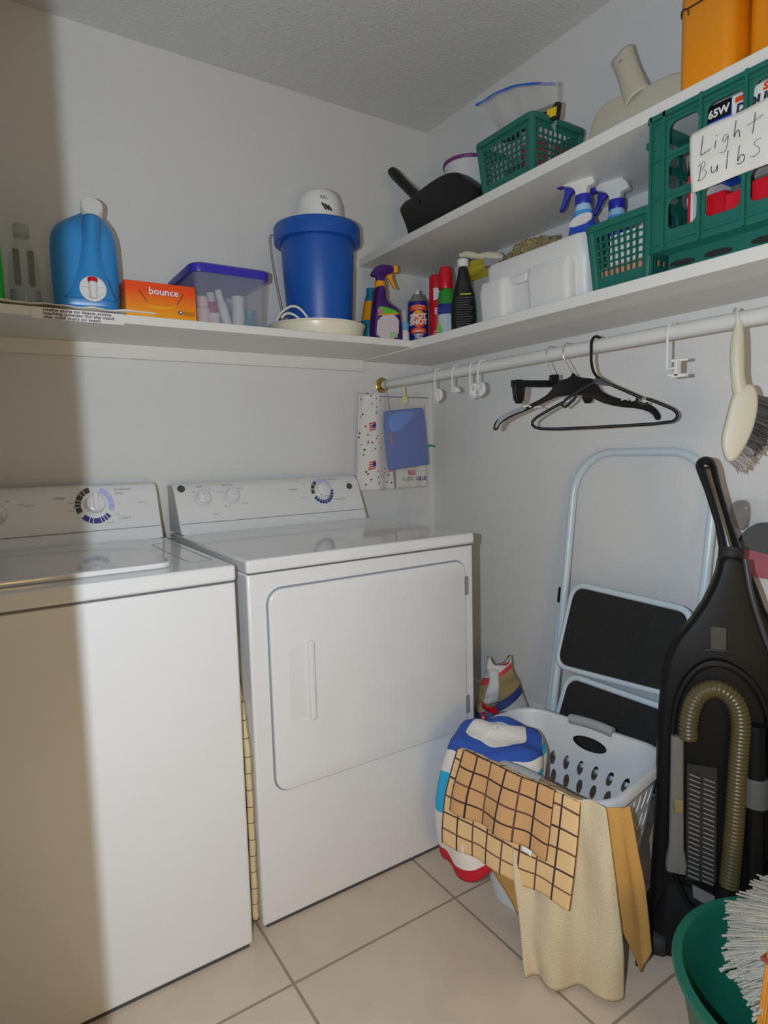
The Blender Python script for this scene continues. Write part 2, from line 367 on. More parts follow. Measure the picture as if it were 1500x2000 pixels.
# ------------------------------------------------------------------ washer
XW, YW = -1.181, -0.806
t = thing('washing_machine', 'white top loading washer on the left, half in shadow', 'washing machine', (XW - W / 2, YW, 0))
b = B(); b.box(-hw, hw, 0.0, 0.66, 0.006, 0.876); b.build('cabinet', ENAM, t, bevel=0.006, seg=3)
b = B(); b.box(-hw - .001, hw + .001, -0.004, 0.68, 0.8775, H); b.build('top_panel', ENAMG, t, bevel=0.007, seg=3)
b = B(); b.box(-hw + .004, hw - .004, -0.001, 0.6, 0.874, 0.882); b.build('seam', mat('dark_seam', (.12, .125, .14), .5), t)
b = B(); b.box(-hw + .01, hw - .01, 0.002, 0.6, 0.0, 0.007); b.build('toe_strip', DGREY, t)
ox = -(XW - W / 2)
lid = B(); lid.plate(rr(-1.80 + ox, -1.298 + ox, 0.058, 0.52, 0.03), t=0.012, y=0, bevel=0.003, M=Matrix.Translation((0, 0, H + 0.006)) @ Matrix(((1, 0, 0, 0), (0, 0, 1, 0), (0, -1, 0, 0), (0, 0, 0, 1))))
lid = lid.build('lid', ENAMG, t, smooth=50)
b = B(); b.box(-1.80 + ox, -1.31 + ox, 0.0525, 0.06, H - .001, H + .0015); b.build('lid_gap', GREYP, t)
Mh = Matrix.Translation((0, 0, H)) @ Matrix(((1, 0, 0, 0), (0, 0, 1, 0), (0, 1, 0, 0), (0, 0, 0, 1)))
b = B(); b.plate(rr(-1.255 + ox, -1.202 + ox, 0.09, 0.46, 0.006), [rr(-1.2535 + ox, -1.2035 + ox, 0.0915, 0.4585, 0.005)], t=0.0012, M=Mh); b.build('dispenser_outline', SEAM, t)
prof = [(0.585, 0.914), (0.592, 0.925), (0.600, 0.948), (0.606, 0.958), (0.636, 1.050), (0.650, 1.074), (0.672, 1.080), (0.73, 1.075), (0.73, 0.914)]
con_panel(t, prof, -hw + .008, hw - .008, ENAM)
def FW(x, z): s = (z - 0.958) / 0.092; return (x, 0.606 + s * 0.030 - 0.0012, z)
TW = math.atan2(0.030, 0.092)
fw = lambda px, pz, d: FW(px, pz)
b = B(); b.box(-hw + .012, hw - .012, 0.599, 0.602, 0.949, 0.951); b.build('panel_seam', SEAM, t)
M = Matrix.Translation((-1.366 + ox, FW(0, 1.024)[1], 1.024)) @ Matrix.Rotation(R(90) - TW, 4, 'X')
b = B(); b.lathe([(0.028, 0), (0.027, .006), (0.024, .02), (0.02, .022)], 30, M=M); b.plate(rr(-.007, .007, -.021, .03, .0065), t=.014, bevel=.003, M=M @ Matrix.Translation((0, 0, .024)) @ Matrix.Rotation(R(-90), 4, 'X')); b.build('knob', ENAMG, t)
dial_ring(t, -1.366 + ox, 1.022, FW, 0.037, 0.052, [(-115, -96, 0), (-93, -84, 0), (-81, -72, 0), (-69, -50, 0), (-47, -36, 0), (-33, -14, 0), (22, 55, 2), (58, 84, 2), (87, 112, 2)] + [(130, 140, 1), (143, 151, 1), (154, 162, 1), (165, 190, 1), (193, 203, 1), (206, 228, 1)], [DGREY, NAVY, LAV])
knob(t, -1.607 + ox, 1.014, FW(0, 1.014)[1], 0.021, R(90) - TW)
b = B()
for s_, x_, z_, q in (('Whites', -1.455, 1.043, .010), ('Permanent', -1.288, 1.060, .0105), ('Press', -1.298, 1.049, .0105), ('Colors', -1.29, .977, .012), ('extra rinse', -1.235, 1.020, .006), ('heavy soil', -1.425, 1.030, .006), ('light', -1.42, 1.018, .005), ('medium', -1.43, 1.009, .005),
                      ('hot', -1.58, 1.045, .007), ('warm', -1.55, 1.035, .006), ('cold rinse', -1.53, 1.030, .006), ('light soil', -1.33, .968, .006), ('normal', -1.31, .99, .005), ('knits', -1.30, 1.02, .005)):
    b = B(); b.text(s_, q, x_ + ox, z_, fn=fw); b.build('lettering', PRT, t)

# ------------------------------------------------------------------ ironing board in the gap
def mat_grid(name, base, line, nu, nv, wdt, line2=None):
    m = bpy.data.materials.new(name); m.use_nodes = True; nt = m.node_tree; pb = nt.nodes['Principled BSDF']; pb.inputs['Roughness'].default_value = 0.9
    uv = nt.nodes.new('ShaderNodeUVMap'); uv.uv_map = 'uv'; sp = nt.nodes.new('ShaderNodeSeparateXYZ'); nt.links.new(uv.outputs['UV'], sp.inputs[0])
    def M(op, a, bb):
        n = nt.nodes.new('ShaderNodeMath'); n.operation = op
        for i, q in enumerate((a, bb)):
            if q is None: continue
            if isinstance(q, (int, float)): n.inputs[i].default_value = q
            else: nt.links.new(q, n.inputs[i])
        return n.outputs[0]
    fu = M('MULTIPLY', sp.outputs[0], nu); fv = M('MULTIPLY', sp.outputs[1], nv)
    lu = M('LESS_THAN', M('FRACT', fu, None), wdt); lv = M('LESS_THAN', M('FRACT', fv, None), wdt)
    au = M('LESS_THAN', M('FRACT', M('MULTIPLY', fu, 0.5), None), 0.5); av = M('LESS_THAN', M('FRACT', M('MULTIPLY', fv, 0.5), None), 0.5)
    def mix(f, a, bb):
        n = nt.nodes.new('ShaderNodeMix'); n.data_type = 'RGBA'; nt.links.new(f, n.inputs[0])
        for i, q in ((6, a), (7, bb)):
            if isinstance(q, tuple): n.inputs[i].default_value = (*q, 1)
            else: nt.links.new(q, n.inputs[i])
        return n.outputs[2]
    l2 = line2 or line
    c = mix(lv, base, mix(av, line, l2)); c = mix(lu, c, mix(au, line, l2))
    nt.links.new(c, pb.inputs['Base Color'])
    no = nt.nodes.new('ShaderNodeTexNoise'); no.inputs['Scale'].default_value = 400; bp = nt.nodes.new('ShaderNodeBump'); bp.inputs['Strength'].default_value = 0.4; bp.inputs['Distance'].default_value = 0.002
    tcx = nt.nodes.new('ShaderNodeTexCoord'); nt.links.new(tcx.outputs['Object'], no.inputs['Vector']); nt.links.new(no.outputs['Fac'], bp.inputs['Height']); nt.links.new(bp.outputs['Normal'], pb.inputs['Normal'])
    return m
t = thing('ironing_board', 'folded ironing board with cream checked cover standing between washer and dryer', 'ironing board', (-1.162, -0.77, 0))
def ib(u, v):   # cover: front rounded edge strip, u around front edge, v up
    z = 0.02 + v * 0.71
    back = 0.0 if v < 0.55 else ((v - 0.55) / 0.45) ** 1.7 * 0.12
    a = math.pi * u
    wx = 0.0085 * (1 if v < .8 else 1 - 0.55 * ((v - .8) / .2) ** 2)
    return (0.0085 + 0.0002 - wx * math.cos(a), back - 0.010 * math.sin(a) + 0.02 + 0.0015 * math.sin(v * 40), z)
COVER = mat_grid('ironing_cover', A(196, 180, 140, 0.6), (0.07, 0.07, 0.08), 1.6, 17, 0.05)
b = B(); b.grid(ib, 12, 60)
def ib2(s):
    def f(u, v):
        p = ib(1.0 if s else 0.0, v); return (p[0], p[1] + u * 0.3, p[2])
    return f
b.grid(ib2(1), 8, 30); b.grid(ib2(0), 8, 30); b.build('cover', COVER, t, solid=0.001)
b = B(); b.plate(chaikin([(0.03, 0.06), (0.33, 0.06), (0.33, 0.70), (0.16, 0.70), (0.08, 0.60), (0.035, 0.42), (0.03, 0.3)], 1), t=0.007, M=Matrix.Translation((-0.0055, 0, 0)) @ Matrix.Rotation(R(90), 4, 'Z'))
b.build('board', mat('brown_board', A(120, 72, 32, 0.45), 0.6, var=0.15, vscale=20), t)
b = B(); b.tube([(-0.004, 0.03, 0.0), (-0.004, 0.03, 0.06), (-0.004, 0.3, 0.09)], 0.005, 8); b.build('foot', LGREY, t)

# ------------------------------------------------------------------ things on the back shelf
def label_plate(b_, pts, y, mi=0, t=0.0006): b_.plate(pts, t=t, y=y, mi=mi)
# green bottle at the left picture edge
t = thing('detergent_bottle', 'green plastic bottle at the far left end of the back shelf', 'bottle', (-1.608, -0.24, Z1 + 0.012))
b = B(); rbox(b, [(.10, .07, 0, .02), (.115, .08, .012, .025), (.115, .08, .15, .03), (.09, .065, .19, .028), (.04, .04, .215, .018), (.036, .036, .235, .017)]); b.build('body', mat('bright_green_plastic', A(30, 150, 40, 0.35), 0.35), t, smooth=60)
b = B(); b.lathe([(.021, .232), (.021, .258), (.018, .262)], 20); b.build('cap', PLW, t)
# clear plastic bottle beside it
t = thing('clear_bottle', 'clear plastic bottle standing between the green bottle and the blue jug', 'bottle', (-1.502, -0.235, Z1 + 0.012))
b = B(); b.lathe([(.033, 0), (.036, .006), (.036, .10), (.033, .13), (.020, .165), (.0165, .172), (.0165, .19)], 28); b.build('body', mat('clear_grey_plastic', (0.5, 0.5, 0.46), 0.1, alpha=0.2), t, smooth=60)
b = B(); b.lathe([(.019, .182), (.019, .208), (.016, .212)], 20); b.build('cap', mat('clear_cap', (.4, .39, .35), .2, alpha=.35), t)
b = B(); b.lathe([(.0345, .003), (.0345, .045)], 28); b.build('contents', mat('pale_blue_liquid', (.45, .52, .58), .2, alpha=.5), t)
for x_ in (-.016, .016):
    b = B(); b.plate(rr(x_ - .008, x_ + .007, .055, .145, .004), t=.002, y=-.02); b.build('inner_strip', mat('dark_strip', (.12, .11, .09), .5, alpha=.75), t)
# blue detergent jug with spigot
JUG = mat('jug_blue', A(44, 120, 178, 0.50), 0.3, var=0.03)
t = thing('detergent_jug', 'large blue detergent jug with round white cap and dispensing spigot', 'jug', (-1.350, -0.195, Z1 + 0.009), R(-8))
b = B()
secs = [(.150, .20, 0, .035), (.162, .215, .01, .04), (.166, .22, .06, .045), (.168, .22, .14, .05), (.166, .215, .19, .05), (.150, .19, .225, .05, .002), (.105, .14, .25, .04, .012), (.062, .07, .264, .03, .02, -.03), (.046, .05, .272, .022, .026, -.04)]
rbox(b, secs); b.build('body', JUG, t, subsurf=2)
b = B()   # raised ridge running from the neck down to the spigot
def ridge(u, v):
    w_ = 0.016 + 0.045 * (1 - v) ** 2.2
    x = 0.008 + 0.014 * v + (u - .5) * 2 * w_
    return (x, -0.100 - 0.018 * math.cos((u - .5) * math.pi) + 0.012 * max(0, v - .75) * 4 * .6, 0.03 + v * 0.215)
b.grid(ridge, 14, 20, uv=False); b.build('ridge', JUG, t, solid=0.012, soff=0, smooth=60)
b = B(); M = Matrix.Translation((.026, -.052, .268)) @ Matrix.Rotation(R(66), 4, 'X')
b.lathe([(.022, -.012), (.022, .0)], 24, M=M); b.build('neck', JUG, t)
b = B(); b.lathe([(.027, 0), (.0275, .002), (.0275, .026), (.025, .03), (.0, .031)], 36, M=M); b.build('cap', PLW, t, smooth=50)
b = B(); Ms = Matrix.Translation((.014, -.1285, .052)) @ Matrix.Rotation(R(90), 4, 'X')
b.lathe([(.032, 0), (.032, .003), (.029, .004), (.027, .0025), (.0, .0025)], 36, M=Ms); sp = b.build('spigot', PLW, t, smooth=40)
b = B(); b.box(-.026, .026, 0.003, 0.008, .004, .011, M=Ms); b.lathe([(.011, 0), (.011, .02), (.009, .022)], 20, M=Matrix.Translation((.014, -.1355, .047))); b.lathe([(.0095, -.02), (.0095, .0)], 20, M=Matrix.Translation((.014, -.1355, .047))); b.build('tap', PLW, sp)
b = B(); b.lathe([(.012, 0), (.012, .008), (.009, .011)], 20, M=Matrix.Translation((.014, -.1355, .069))); b.build('button', REDP, sp)
# orange dryer sheet box
t = thing('dryer_sheet_box', 'orange box of dryer sheets between the blue jug and the clear bin', 'box', (-1.183, -0.285, Z1))
m = mat('orange_gradient_print', (.8, .2, .01), .45); nt = m.node_tree
tcx = nt.nodes.new('ShaderNodeTexCoord'); sp_ = nt.nodes.new('ShaderNodeSeparateXYZ'); mrr = nt.nodes.new('ShaderNodeMapRange'); mrr.inputs['From Min'].default_value = 0.005; mrr.inputs['From Max'].default_value = 0.075
cr = nt.nodes.new('ShaderNodeValToRGB'); cr.color_ramp.elements[0].color = (*A(236, 150, 12, .6), 1); cr.color_ramp.elements[1].color = (*A(226, 70, 12, .62), 1)
nt.links.new(tcx.outputs['Object'], sp_.inputs[0]); nt.links.new(sp_.outputs[2], mrr.inputs['Value']); nt.links.new(mrr.outputs['Result'], cr.inputs['Fac']); nt.links.new(cr.outputs['Color'], nt.nodes['Principled BSDF'].inputs['Base Color'])
b = B(); b.box(-.094, .094, -.047, .047, 0, .094); b.build('carton', m, t, bevel=.001)
b = B(); b.plate(chaikin([(-.045, .036), (-.03, .022), (.03, .026), (.042, .04), (.045, .042), (.03, .032), (-.03, .03)], 2), y=-.0479); b.build('basket_print', mat('amber_print', A(226, 160, 14, .62), .5), t)
for x_, a_ in ((-.048, R(-55)), (.05, R(58))):
    b = B(); b.tube([(x_ - .017 * math.cos(a_), -.048, .055 - .017 * math.sin(a_)), (x_ + .017 * math.cos(a_), -.048, .055 + .017 * math.sin(a_))], .001, 6); b.build('drawn_string', INK, t)
b = B(); b.text('bounce', .027, .006, .062, -.0484, bold=.0016); b.build('lettering_outline', RED, t)
b = B(); b.text('bounce', .027, .006, .062, -.0490, bold=.0005); b.build('lettering', WHITE, t)
b = B(); b.plate(ell(.049, .020, .0055, .0055), y=-.048); b.build('round_mark', NAVY, t)
b = B(); b.plate(ell(.049, .020, .003, .003), y=-.0486); b.build('round_mark', WHITE, t)
b = B(); b.plate(rr(.057, .088, .012, .024, .002), y=-.048); b.build('print_patch', mat('olive_print', A(190, 110, 10, .62), .5), t)
# clear bin with blue lid
t = thing('storage_bin', 'clear plastic storage bin with blue lid beside the orange box', 'storage bin', (-0.973, -0.185, Z1))
b = B()
o_ = [ring(.205, .235, 0, .02), ring(.226, .262, .152, .025)]; i_ = [ring(.221, .257, .152, .024), ring(.200, .23, .003, .02)]
b.loft(o_ + i_, caps=True); b.build('tub', FROST, t, smooth=50)
b = B(); rbox(b, [(.240, .276, .145, .03), (.242, .278, .150, .03), (.242, .278, .166, .03), (.225, .26, .172, .03), (.218, .253, .170, .028)]); b.build('lid', TOPBLUE, t, smooth=40)
def small_bottle(name, label, loc, r, h, bodym, capm, group=None, rot3=None, cap_h=.02, neck=.6):
    q = thing(name, label, 'bottle', loc, 0, group, rot3)
    b = B(); b.lathe([(r * .92, 0), (r, .004), (r, h * .72), (r * .85, h * .82), (r * neck, h * .88), (r * neck, h)], 20); b.build('body', bodym, q, smooth=60)
    b = B(); b.lathe([(r * (neck + .12), h - .006), (r * (neck + .12), h + cap_h), (r * neck, h + cap_h + .002)], 20); b.build('cap', capm, q)
    return q
PINKW = mat('pale_pink_plastic', A(225, 195, 190, .6), .4); MAG = mat('magenta_plastic', A(165, 35, 85, .45), .4); TEALP = mat('teal_plastic', A(35, 130, 130, .5), .4)
bx, by, bz = -0.973, -0.185, Z1 + .0045
small_bottle('round_bottle', 'pale pink round bottle at the left inside the clear bin', (bx - .075, by - .08, bz), .021, .06, PINKW, PINKW)
small_bottle('lotion_bottle', 'magenta bottle standing inside the clear bin', (bx - .037, by - .04, bz), .018, .085, MAG, PLW)
small_bottle('white_bottle', 'white bottle leaning left inside the clear bin', (bx - .002, by - .08, bz + .004), .014, .085, PLW, PLW, rot3=(0, R(-14), 0))
small_bottle('pill_bottle', 'white capped pill bottle upright in the clear bin', (bx + .035, by - .075, bz), .0195, .074, PLW, PLW, neck=.85)
small_bottle('teal_bottle', 'small teal bottle at the right inside the clear bin', (bx + .068, by - .085, bz), .013, .035, TEALP, TEALP, neck=.8)
small_bottle('white_jar', 'low pale jar lying by the magenta bottle in the clear bin', (bx - .045, by - .088, bz), .017, .026, PINKW, PLW, neck=.9, cap_h=.008)
for i_ in range(4):
    q = B(); q.sphere((0, 0, .010), .011, 12, sc=(1.5, 1, .85))
    tag(q.build('soap_bar', PINKW, loc=(bx + (.018, .05, .085, .07)[i_], by + (-.045, -.05, -.055, -.02)[i_], bz)), ('pale pink soap piece behind the pill bottle in the bin', 'pale pink soap piece right of the pill bottle in the bin', 'pale pink soap piece in the right corner of the bin', 'pale pink soap piece at the back of the bin')[i_], 'soap')
b = B(); b.plate(rr(-.010, .010, 0, .022, .002), t=.008); tag(b.build('teal_box', TEAL, loc=(bx + .052, by - .105, bz)), 'tiny dark teal box at the front of the clear bin', 'box')
# yellow folded thing behind the bin
b = B(); b.box(-.05, .05, -.004, .004, 0, .10); tag(b.build('yellow_card', mat('yellow_card', A(190, 160, 60, .4), .6), loc=(-1.095, -.06, Z1)), 'yellow card leaning behind the clear bin', 'card')
# ice cream maker bucket on cream pan
t = thing('shallow_pan', 'shallow cream pan under the blue ice cream bucket', 'pan', (-0.628, -0.178, Z1))
b = B(); b.lathe([(.145, 0), (.150, .001), (.158, .012), (.163, .040), (.168, .044), (.168, .047), (.164, .047), (.159, .04), (.153, .012), (.146, .004), (0, .004)], 48); b.build('dish', mat('cream_enamel', A(212, 208, 188, .55), .3), t, smooth=40)
t = thing('ice_cream_maker', 'blue ice cream maker bucket with white motor on top', 'ice cream maker', (-0.612, -0.174, Z1 + .0045), R(6))
b = B(); b.lathe([(.106, 0), (.108, .004), (.126, .335), (.118, .335), (.100, .012), (0, .012)], 48); b.build('bucket', BLUE, t, smooth=40)
b = B(); b.lathe([(.127, .318), (.146, .320), (.147, .326), (.147, .366), (.144, .372), (.128, .372), (.128, .318)], 48, caps=False); b.build('rim', BLUE, t, smooth=40)
b = B(); rbox(b, [(.262, .10, .362, .045, 0, .03), (.262, .10, .378, .045, 0, .03), (.20, .09, .386, .04, 0, .03)])
b.lathe([(.076, .366), (.076, .40), (.073, .44), (.064, .468), (.048, .482), (.02, .487), (0, .487)], 36, c=(.0, -.02)); b.build('motor', mat('motor_white', A(196, 196, 192, .45), .4), t, smooth=45)
def mf(px, pz, d): return (math.sin(px / .0755) * .0765, -.02 - math.cos(px / .0755) * .0765 * (1 if pz < .44 else 1 - (pz - .44) * 2.6), pz)
b = B(); b.text('REL', .016, -.028, .438, fn=mf, shear=-.15); b.build('lettering', INK, t)
for k in range(3):
    b = B(); b.plate([(-.040 + k * .010, .424 - k * .003), (-.026 + k * .010, .403 - k * .001), (-.021 + k * .010, .406), (-.034 + k * .010, .427 - k * .003)][::1], M=Matrix.Identity(4), t=.0006)
    b.v = [mf(x, z, 0) for x, y, z in b.v]; b.build('vent_slot', INK, t)
b = B(); pts = [(-.885 * r__, .465 * r__ - .004 * k__, z__) for k__, (r__, z__) in enumerate(((.146, .345), (.158, .348), (.166, .335), (.163, .26), (.150, .16), (.140, .08), (.138, .055)))]
b.tube(chaikin(pts, 2, False), .0017, 6); b.build('bail_handle', WIREG, t)
b = B(); b.tube(chaikin([(-.115, -.10, .05), (-.135, -.09, .078), (-.155, -.075, .088), (-.178, -.05, .072), (-.19, -.03, .045)], 2, False), .004, 8); b.tube(chaikin([(-.135, -.085, .045), (-.155, -.075, .062), (-.172, -.06, .064), (-.182, -.05, .05)], 2, False), .004, 8); b.build('power_cord', mat('white_cord', (.75, .74, .7), .5), t)

# ------------------------------------------------------------------ corner bottles
def trigger(t, z, s, headm, trigm, nozm, y=0.0, x=0.0, k=1.0):
    def P(pts): return [(x + s * a * k, z + c * k) for a, c in pts]
    b = B(); b.plate(chaikin(P([(-.012, 0), (.014, 0), (.018, .018), (.034, .030), (.050, .034), (.050, .058), (-.008, .058), (-.036, .024), (-.022, .016), (-.012, .018)]), 1), t=.026 * k, y=y, bevel=.004); b.build('trigger_head', headm, t, smooth=50)
    b = B(); b.plate(chaikin(P([(.020, .020), (.040, .030), (.046, .030), (.046, .014), (.056, -.012), (.062, -.022), (.053, -.020), (.040, .000), (.034, .012)]), 1), t=.012 * k, y=y, bevel=.002); b.build('trigger', trigm, t, smooth=50)
    b = B(); a0, a1 = (x + s * .049 * k), (x + s * .066 * k); b.box(min(a0, a1), max(a0, a1), y - .011 * k, y + .011 * k, z + .034 * k, z + .058 * k); b.build('nozzle', nozm, t, bevel=.003)
t = thing('spray_bottle', 'purple trigger spray bottle with yellow trigger and green topped label', 'spray bottle', (-0.398, -0.258, Z1), R(-14))
out = [(-.056, 0), (.056, 0), (.056, .035), (.052, .090), (.044, .114), (.010, .134), (-.002, .146), (-.001, .192), (-.034, .192), (-.038, .165), (-.044, .13), (-.052, .07)]
b = B(); b.plate(chaikin(out, 2), t=.062, bevel=.014); b.build('body', PURP, t, smooth=60)
b = B(); b.lathe([(.019, .188), (.019, .208), (.017, .210)], 24, c=(-.017, 0)); b.build('collar', YELT, t)
trigger(t, .208, 1, PURP, YELT, YELT, x=-.017)
b = B(); b.plate(chaikin([(-.047, .008), (.036, .008), (.040, .096), (-.038, .088)], 1), y=-.0314); b.build('label', mat('lilac_label', A(196, 186, 190, .62), .5), t)
b = B(); b.plate(chaikin([(-.040, .090), (.040, .097), (.030, .106), (-.015, .118), (-.036, .118)], 1), y=-.0318); b.build('label_top', LIME, t)
b = B(); b.plate([(-.040, .087), (.040, .094), (.040, .098), (-.040, .091)], y=-.0321); b.build('label_stripe', YELT, t)
b = B(); b.plate(ell(-.030, .102, .008, .009), y=-.0324); b.build('label_dot', mat('pink_print', A(190, 100, 150, .55), .5), t)
b = B(); b.plate(rr(.004, .032, .014, .034, .001), y=-.0320); b.build('label_patch', mat('pale_green_print', A(150, 185, 140, .6), .5), t)
for k in range(8):
    b = B(); b.box(-.042, .030 - (k % 3) * .006, -.0322, -.0316, .080 - k * .0055, .0814 - k * .0055); b.build('print_line', mat('lilac_grey_print', (.35, .33, .38), .6), t)
t = thing('cleaner_bottle', 'teal bottle with yellow band hidden behind the purple spray bottle', 'bottle', (-0.375, -0.13, Z1))
b = B(); rbox(b, [(.07, .05, 0, .02), (.075, .055, .01, .02), (.075, .055, .10, .02), (.05, .045, .17, .02), (.03, .03, .20, .014)], mis=[0, 0, 1, 0]); b.build('body', [TEAL, YELT], t, smooth=60)
b = B(); b.lathe([(.016, .198), (.016, .218)], 20); b.build('cap', TEAL, t)
# clear bag standing in the corner
def puffy(w_, h_, d_, seed, nu=22, nv=26, pw=.45):
    def f(side):
        def g(u, v):
            e = (max(0, 4 * u * (1 - u)) ** pw) * (max(0, 4 * v * (1 - v)) ** pw)
            n_ = noise.noise((u * 4 + seed, v * 4, side * 3.0)) * d_ * .35 * e
            return ((u - .5) * w_, side * d_ * .5 * e + n_, v * h_)
        return g
    return f
t = thing('plastic_bag', 'clear plastic bag standing in the shelf corner behind the spray bottle', 'bag', (-0.285, -0.14, Z1), R(-20))
b = B(); f = puffy(.17, .185, .06, 3.1); b.grid(f(-1), 22, 24); b.grid(f(1), 22, 24); b.build('film', FILM, t)
b = B(); b.lathe([(.014, 0), (.014, .12), (.008, .13)], 14, M=Matrix.Translation((.03, -.0, .02)) @ Matrix.Rotation(R(8), 4, 'Y')); b.build('contents', PLW, t)
def can(name, label, loc, r, h, bands, top, rot=0):   # bands: list of (z0, z1, matindex)
    q = thing(name, label, 'spray can', loc, rot)
    return q
t = thing('spray_can', 'deep blue aerosol can with orange label band and grey dome', 'spray can', (-0.245, -0.245, Z1), R(-33))
r_ = .037
b = B(); b.lathe([(r_ - .001, 0), (r_, .003), (r_, .153), (r_ - .001, .157)], 36); b.build('can', SPOTB, t, smooth=40)
b = B(); b.lathe([(r_ - .0005, .156), (r_ - .004, .163), (.021, .178), (.018, .184), (0, .184)], 36); b.build('dome', STEEL, t, smooth=40)
b = B(); b.lathe([(.008, .184), (.008, .197), (.006, .20), (0, .20)], 16); b.build('nozzle', PLW, t)
cf = lambda px, pz, d: (math.sin(px / r_) * (r_ + .0008 + d), -math.cos(px / r_) * (r_ + .0008 + d), pz)
def band(b, pts, lift=0.0005, mi=0, fn=None):
    q = B(); q.plate(pts, t=.0004)
    bmx = bmesh.new(); me_ = bpy.data.meshes.new('tmp'); me_.from_pydata(q.v, [], q.f); bmx.from_mesh(me_)
    bmesh.ops.subdivide_edges(bmx, edges=[e for e in bmx.edges if e.calc_length() > .006], cuts=4, use_grid_fill=True)
    bmesh.ops.triangulate(bmx, faces=bmx.faces)
    vs = [fn(v.co.x, v.co.z, -v.co.y + lift) for v in bmx.verts]; bmx.verts.index_update()
    fs = [tuple(v.index for v in f.verts) for f in bmx.faces]; bmx.free(); bpy.data.meshes.remove(me_)
    b.add(vs, fs, mi)
for k, (w_, z_) in enumerate(((.034, .128), (.030, .047))):
    b = B(); band(b, chaikin([(-w_, z_ - .008), (0, z_ - .002), (w_, z_ - .008), (w_, z_ + .010), (0, z_ + .016), (-w_, z_ + .010)], 1), fn=cf); b.build('label_band', ORANGE, t)
b = B(); band(b, ell(0, .094, .027, .030), fn=cf, lift=.0003); b.build('label_disc', YELT, t)
b = B(); band(b, ell(.002, .086, .024, .024), fn=cf, lift=.0006); b.build('label_sun', ORANGE, t)
for s_, q_, z_, m_, bo in (('SPOT', .026, .093, WHITE, .0012), ('SHOT', .026, .073, WHITE, .0012), ('INSTANT', .0085, .047, WHITE, .0003), ('CARPET', .0095, .033, WHITE, .0004), ('STAIN', .0095, .023, WHITE, .0004), ('REMOVER', .0095, .013, WHITE, .0004), ('MULTI-PURPOSE', .0065, .136, WHITE, 0), ('CLEANER', .0075, .127, WHITE, 0)):
    b = B(); b.text(s_, q_, 0, z_, fn=lambda px, pz, d: cf(px, pz, d + .0016), bold=bo, rot=R(3) if q_ > .02 else 0); b.build('lettering', m_, t)
small_bottle('white_bottle', 'small white bottle between the purple spray bottle and the blue aerosol can', (-0.318, -0.262, Z1), .0165, .055, PLW, mat('blue_cap', A(90, 150, 190, .5), .4), neck=.8)
small_bottle('brown_bottle', 'brown topped teal bottle behind the small white bottle in the corner', (-0.315, -0.205, Z1), .016, .095, TEAL, mat('brown_cap', A(110, 60, 40, .5), .5), neck=.8)
for i, (loc, r_, h_, lab, bm_, cm_) in enumerate((((-0.200, -0.302, Z1), .028, .245, 'tall red aerosol can with white patch behind the blue can', REDP, REDP), ((-0.150, -0.235, Z1), .024, .15, 'red can with dark green band just right of the blue aerosol can', REDP, DKGRN))):
    t = thing('aerosol_can', lab, 'spray can', loc, R(-38))
    b = B(); b.lathe([(r_ - .001, 0), (r_, .003), (r_, h_ * .80), (r_ - .001, h_ * .82)], 32); b.build('can', bm_, t)
    b = B(); b.lathe([(r_ - .001, h_ * .82), (r_ * .99, h_ * .84), (r_ * .97, h_ * .97), (r_ * .8, h_), (0, h_)], 32); b.build('cap', cm_, t)
    cf2 = lambda px, pz, d, r_=r_: (math.sin(px / r_) * (r_ + .0008 + d), -math.cos(px / r_) * (r_ + .0008 + d), pz)
    b = B(); band(b, [(-.012, .62 * h_), (.014, .66 * h_), (.012, .80 * h_), (-.012, .80 * h_)] if i == 0 else [(-.03, .5 * h_), (.03, .5 * h_), (.03, .7 * h_), (-.03, .7 * h_)], fn=cf2); b.build('label_patch', PLW if i == 0 else DKGRN, t)
    if i == 0:
        b = B(); b.text('E', .03, -.002, .105, fn=lambda px, pz, d: cf2(px, pz, d + .001), bold=.001); b.build('lettering', PLW, t)
        for k in range(4):
            b = B(); band(b, rr(-.014, .014, .02 + k * .008, .022 + k * .008, .0005, 2), fn=cf2); b.build('print_line', PLW, t)
t = thing('trigger_bottle', 'red capped bottle with green and blue label left of the black bottle', 'bottle', (-0.232, -0.398, Z1), R(-45))
b = B(); rbox(b, [(.062, .05, 0, .02), (.066, .054, .008, .022), (.066, .054, .085, .022), (.064, .052, .12, .022), (.056, .046, .16, .02), (.036, .036, .175, .016)], mis=[0, 0, 1, 2, 2]); b.build('body', [mat('pale_grey_label', A(170, 180, 185, .55), .5), SPOTB, DKGRN], t, smooth=60)
b = B(); b.lathe([(.024, .172), (.026, .178), (.024, .226), (.018, .246), (0, .250)], 24, M=Matrix.Translation((-.004, 0, 0))); b.build('cap', REDP, t, smooth=50)
b = B(); b.plate(chaikin([(-.033, .0), (-.010, .0), (-.018, .045), (-.030, .06)], 1), y=-.0278); b.build('label_swoosh', LIME, t)
b = B(); b.plate(rr(-.03, .03, .090, .108, .002), y=-.0276); b.build('label_stripe', SPOTB, t)
t = thing('black_bottle', 'black bottle with white cap and fine grey print on the right shelf', 'bottle', (-0.262, -0.520, Z1), R(-38))
b = B(); rbox(b, [(.078, .05, 0, .02), (.082, .054, .006, .022), (.084, .054, .05, .024), (.080, .052, .10, .024), (.062, .045, .145, .02), (.042, .038, .175, .017), (.034, .034, .192, .016), (.032, .032, .215, .015)]); b.build('body', mat('gloss_black_bottle', (.012, .012, .014), .2), t, subsurf=1)
b = B(); b.lathe([(.0185, .212), (.0185, .234), (.017, .236), (0, .236)], 24); b.build('cap', PLW, t)
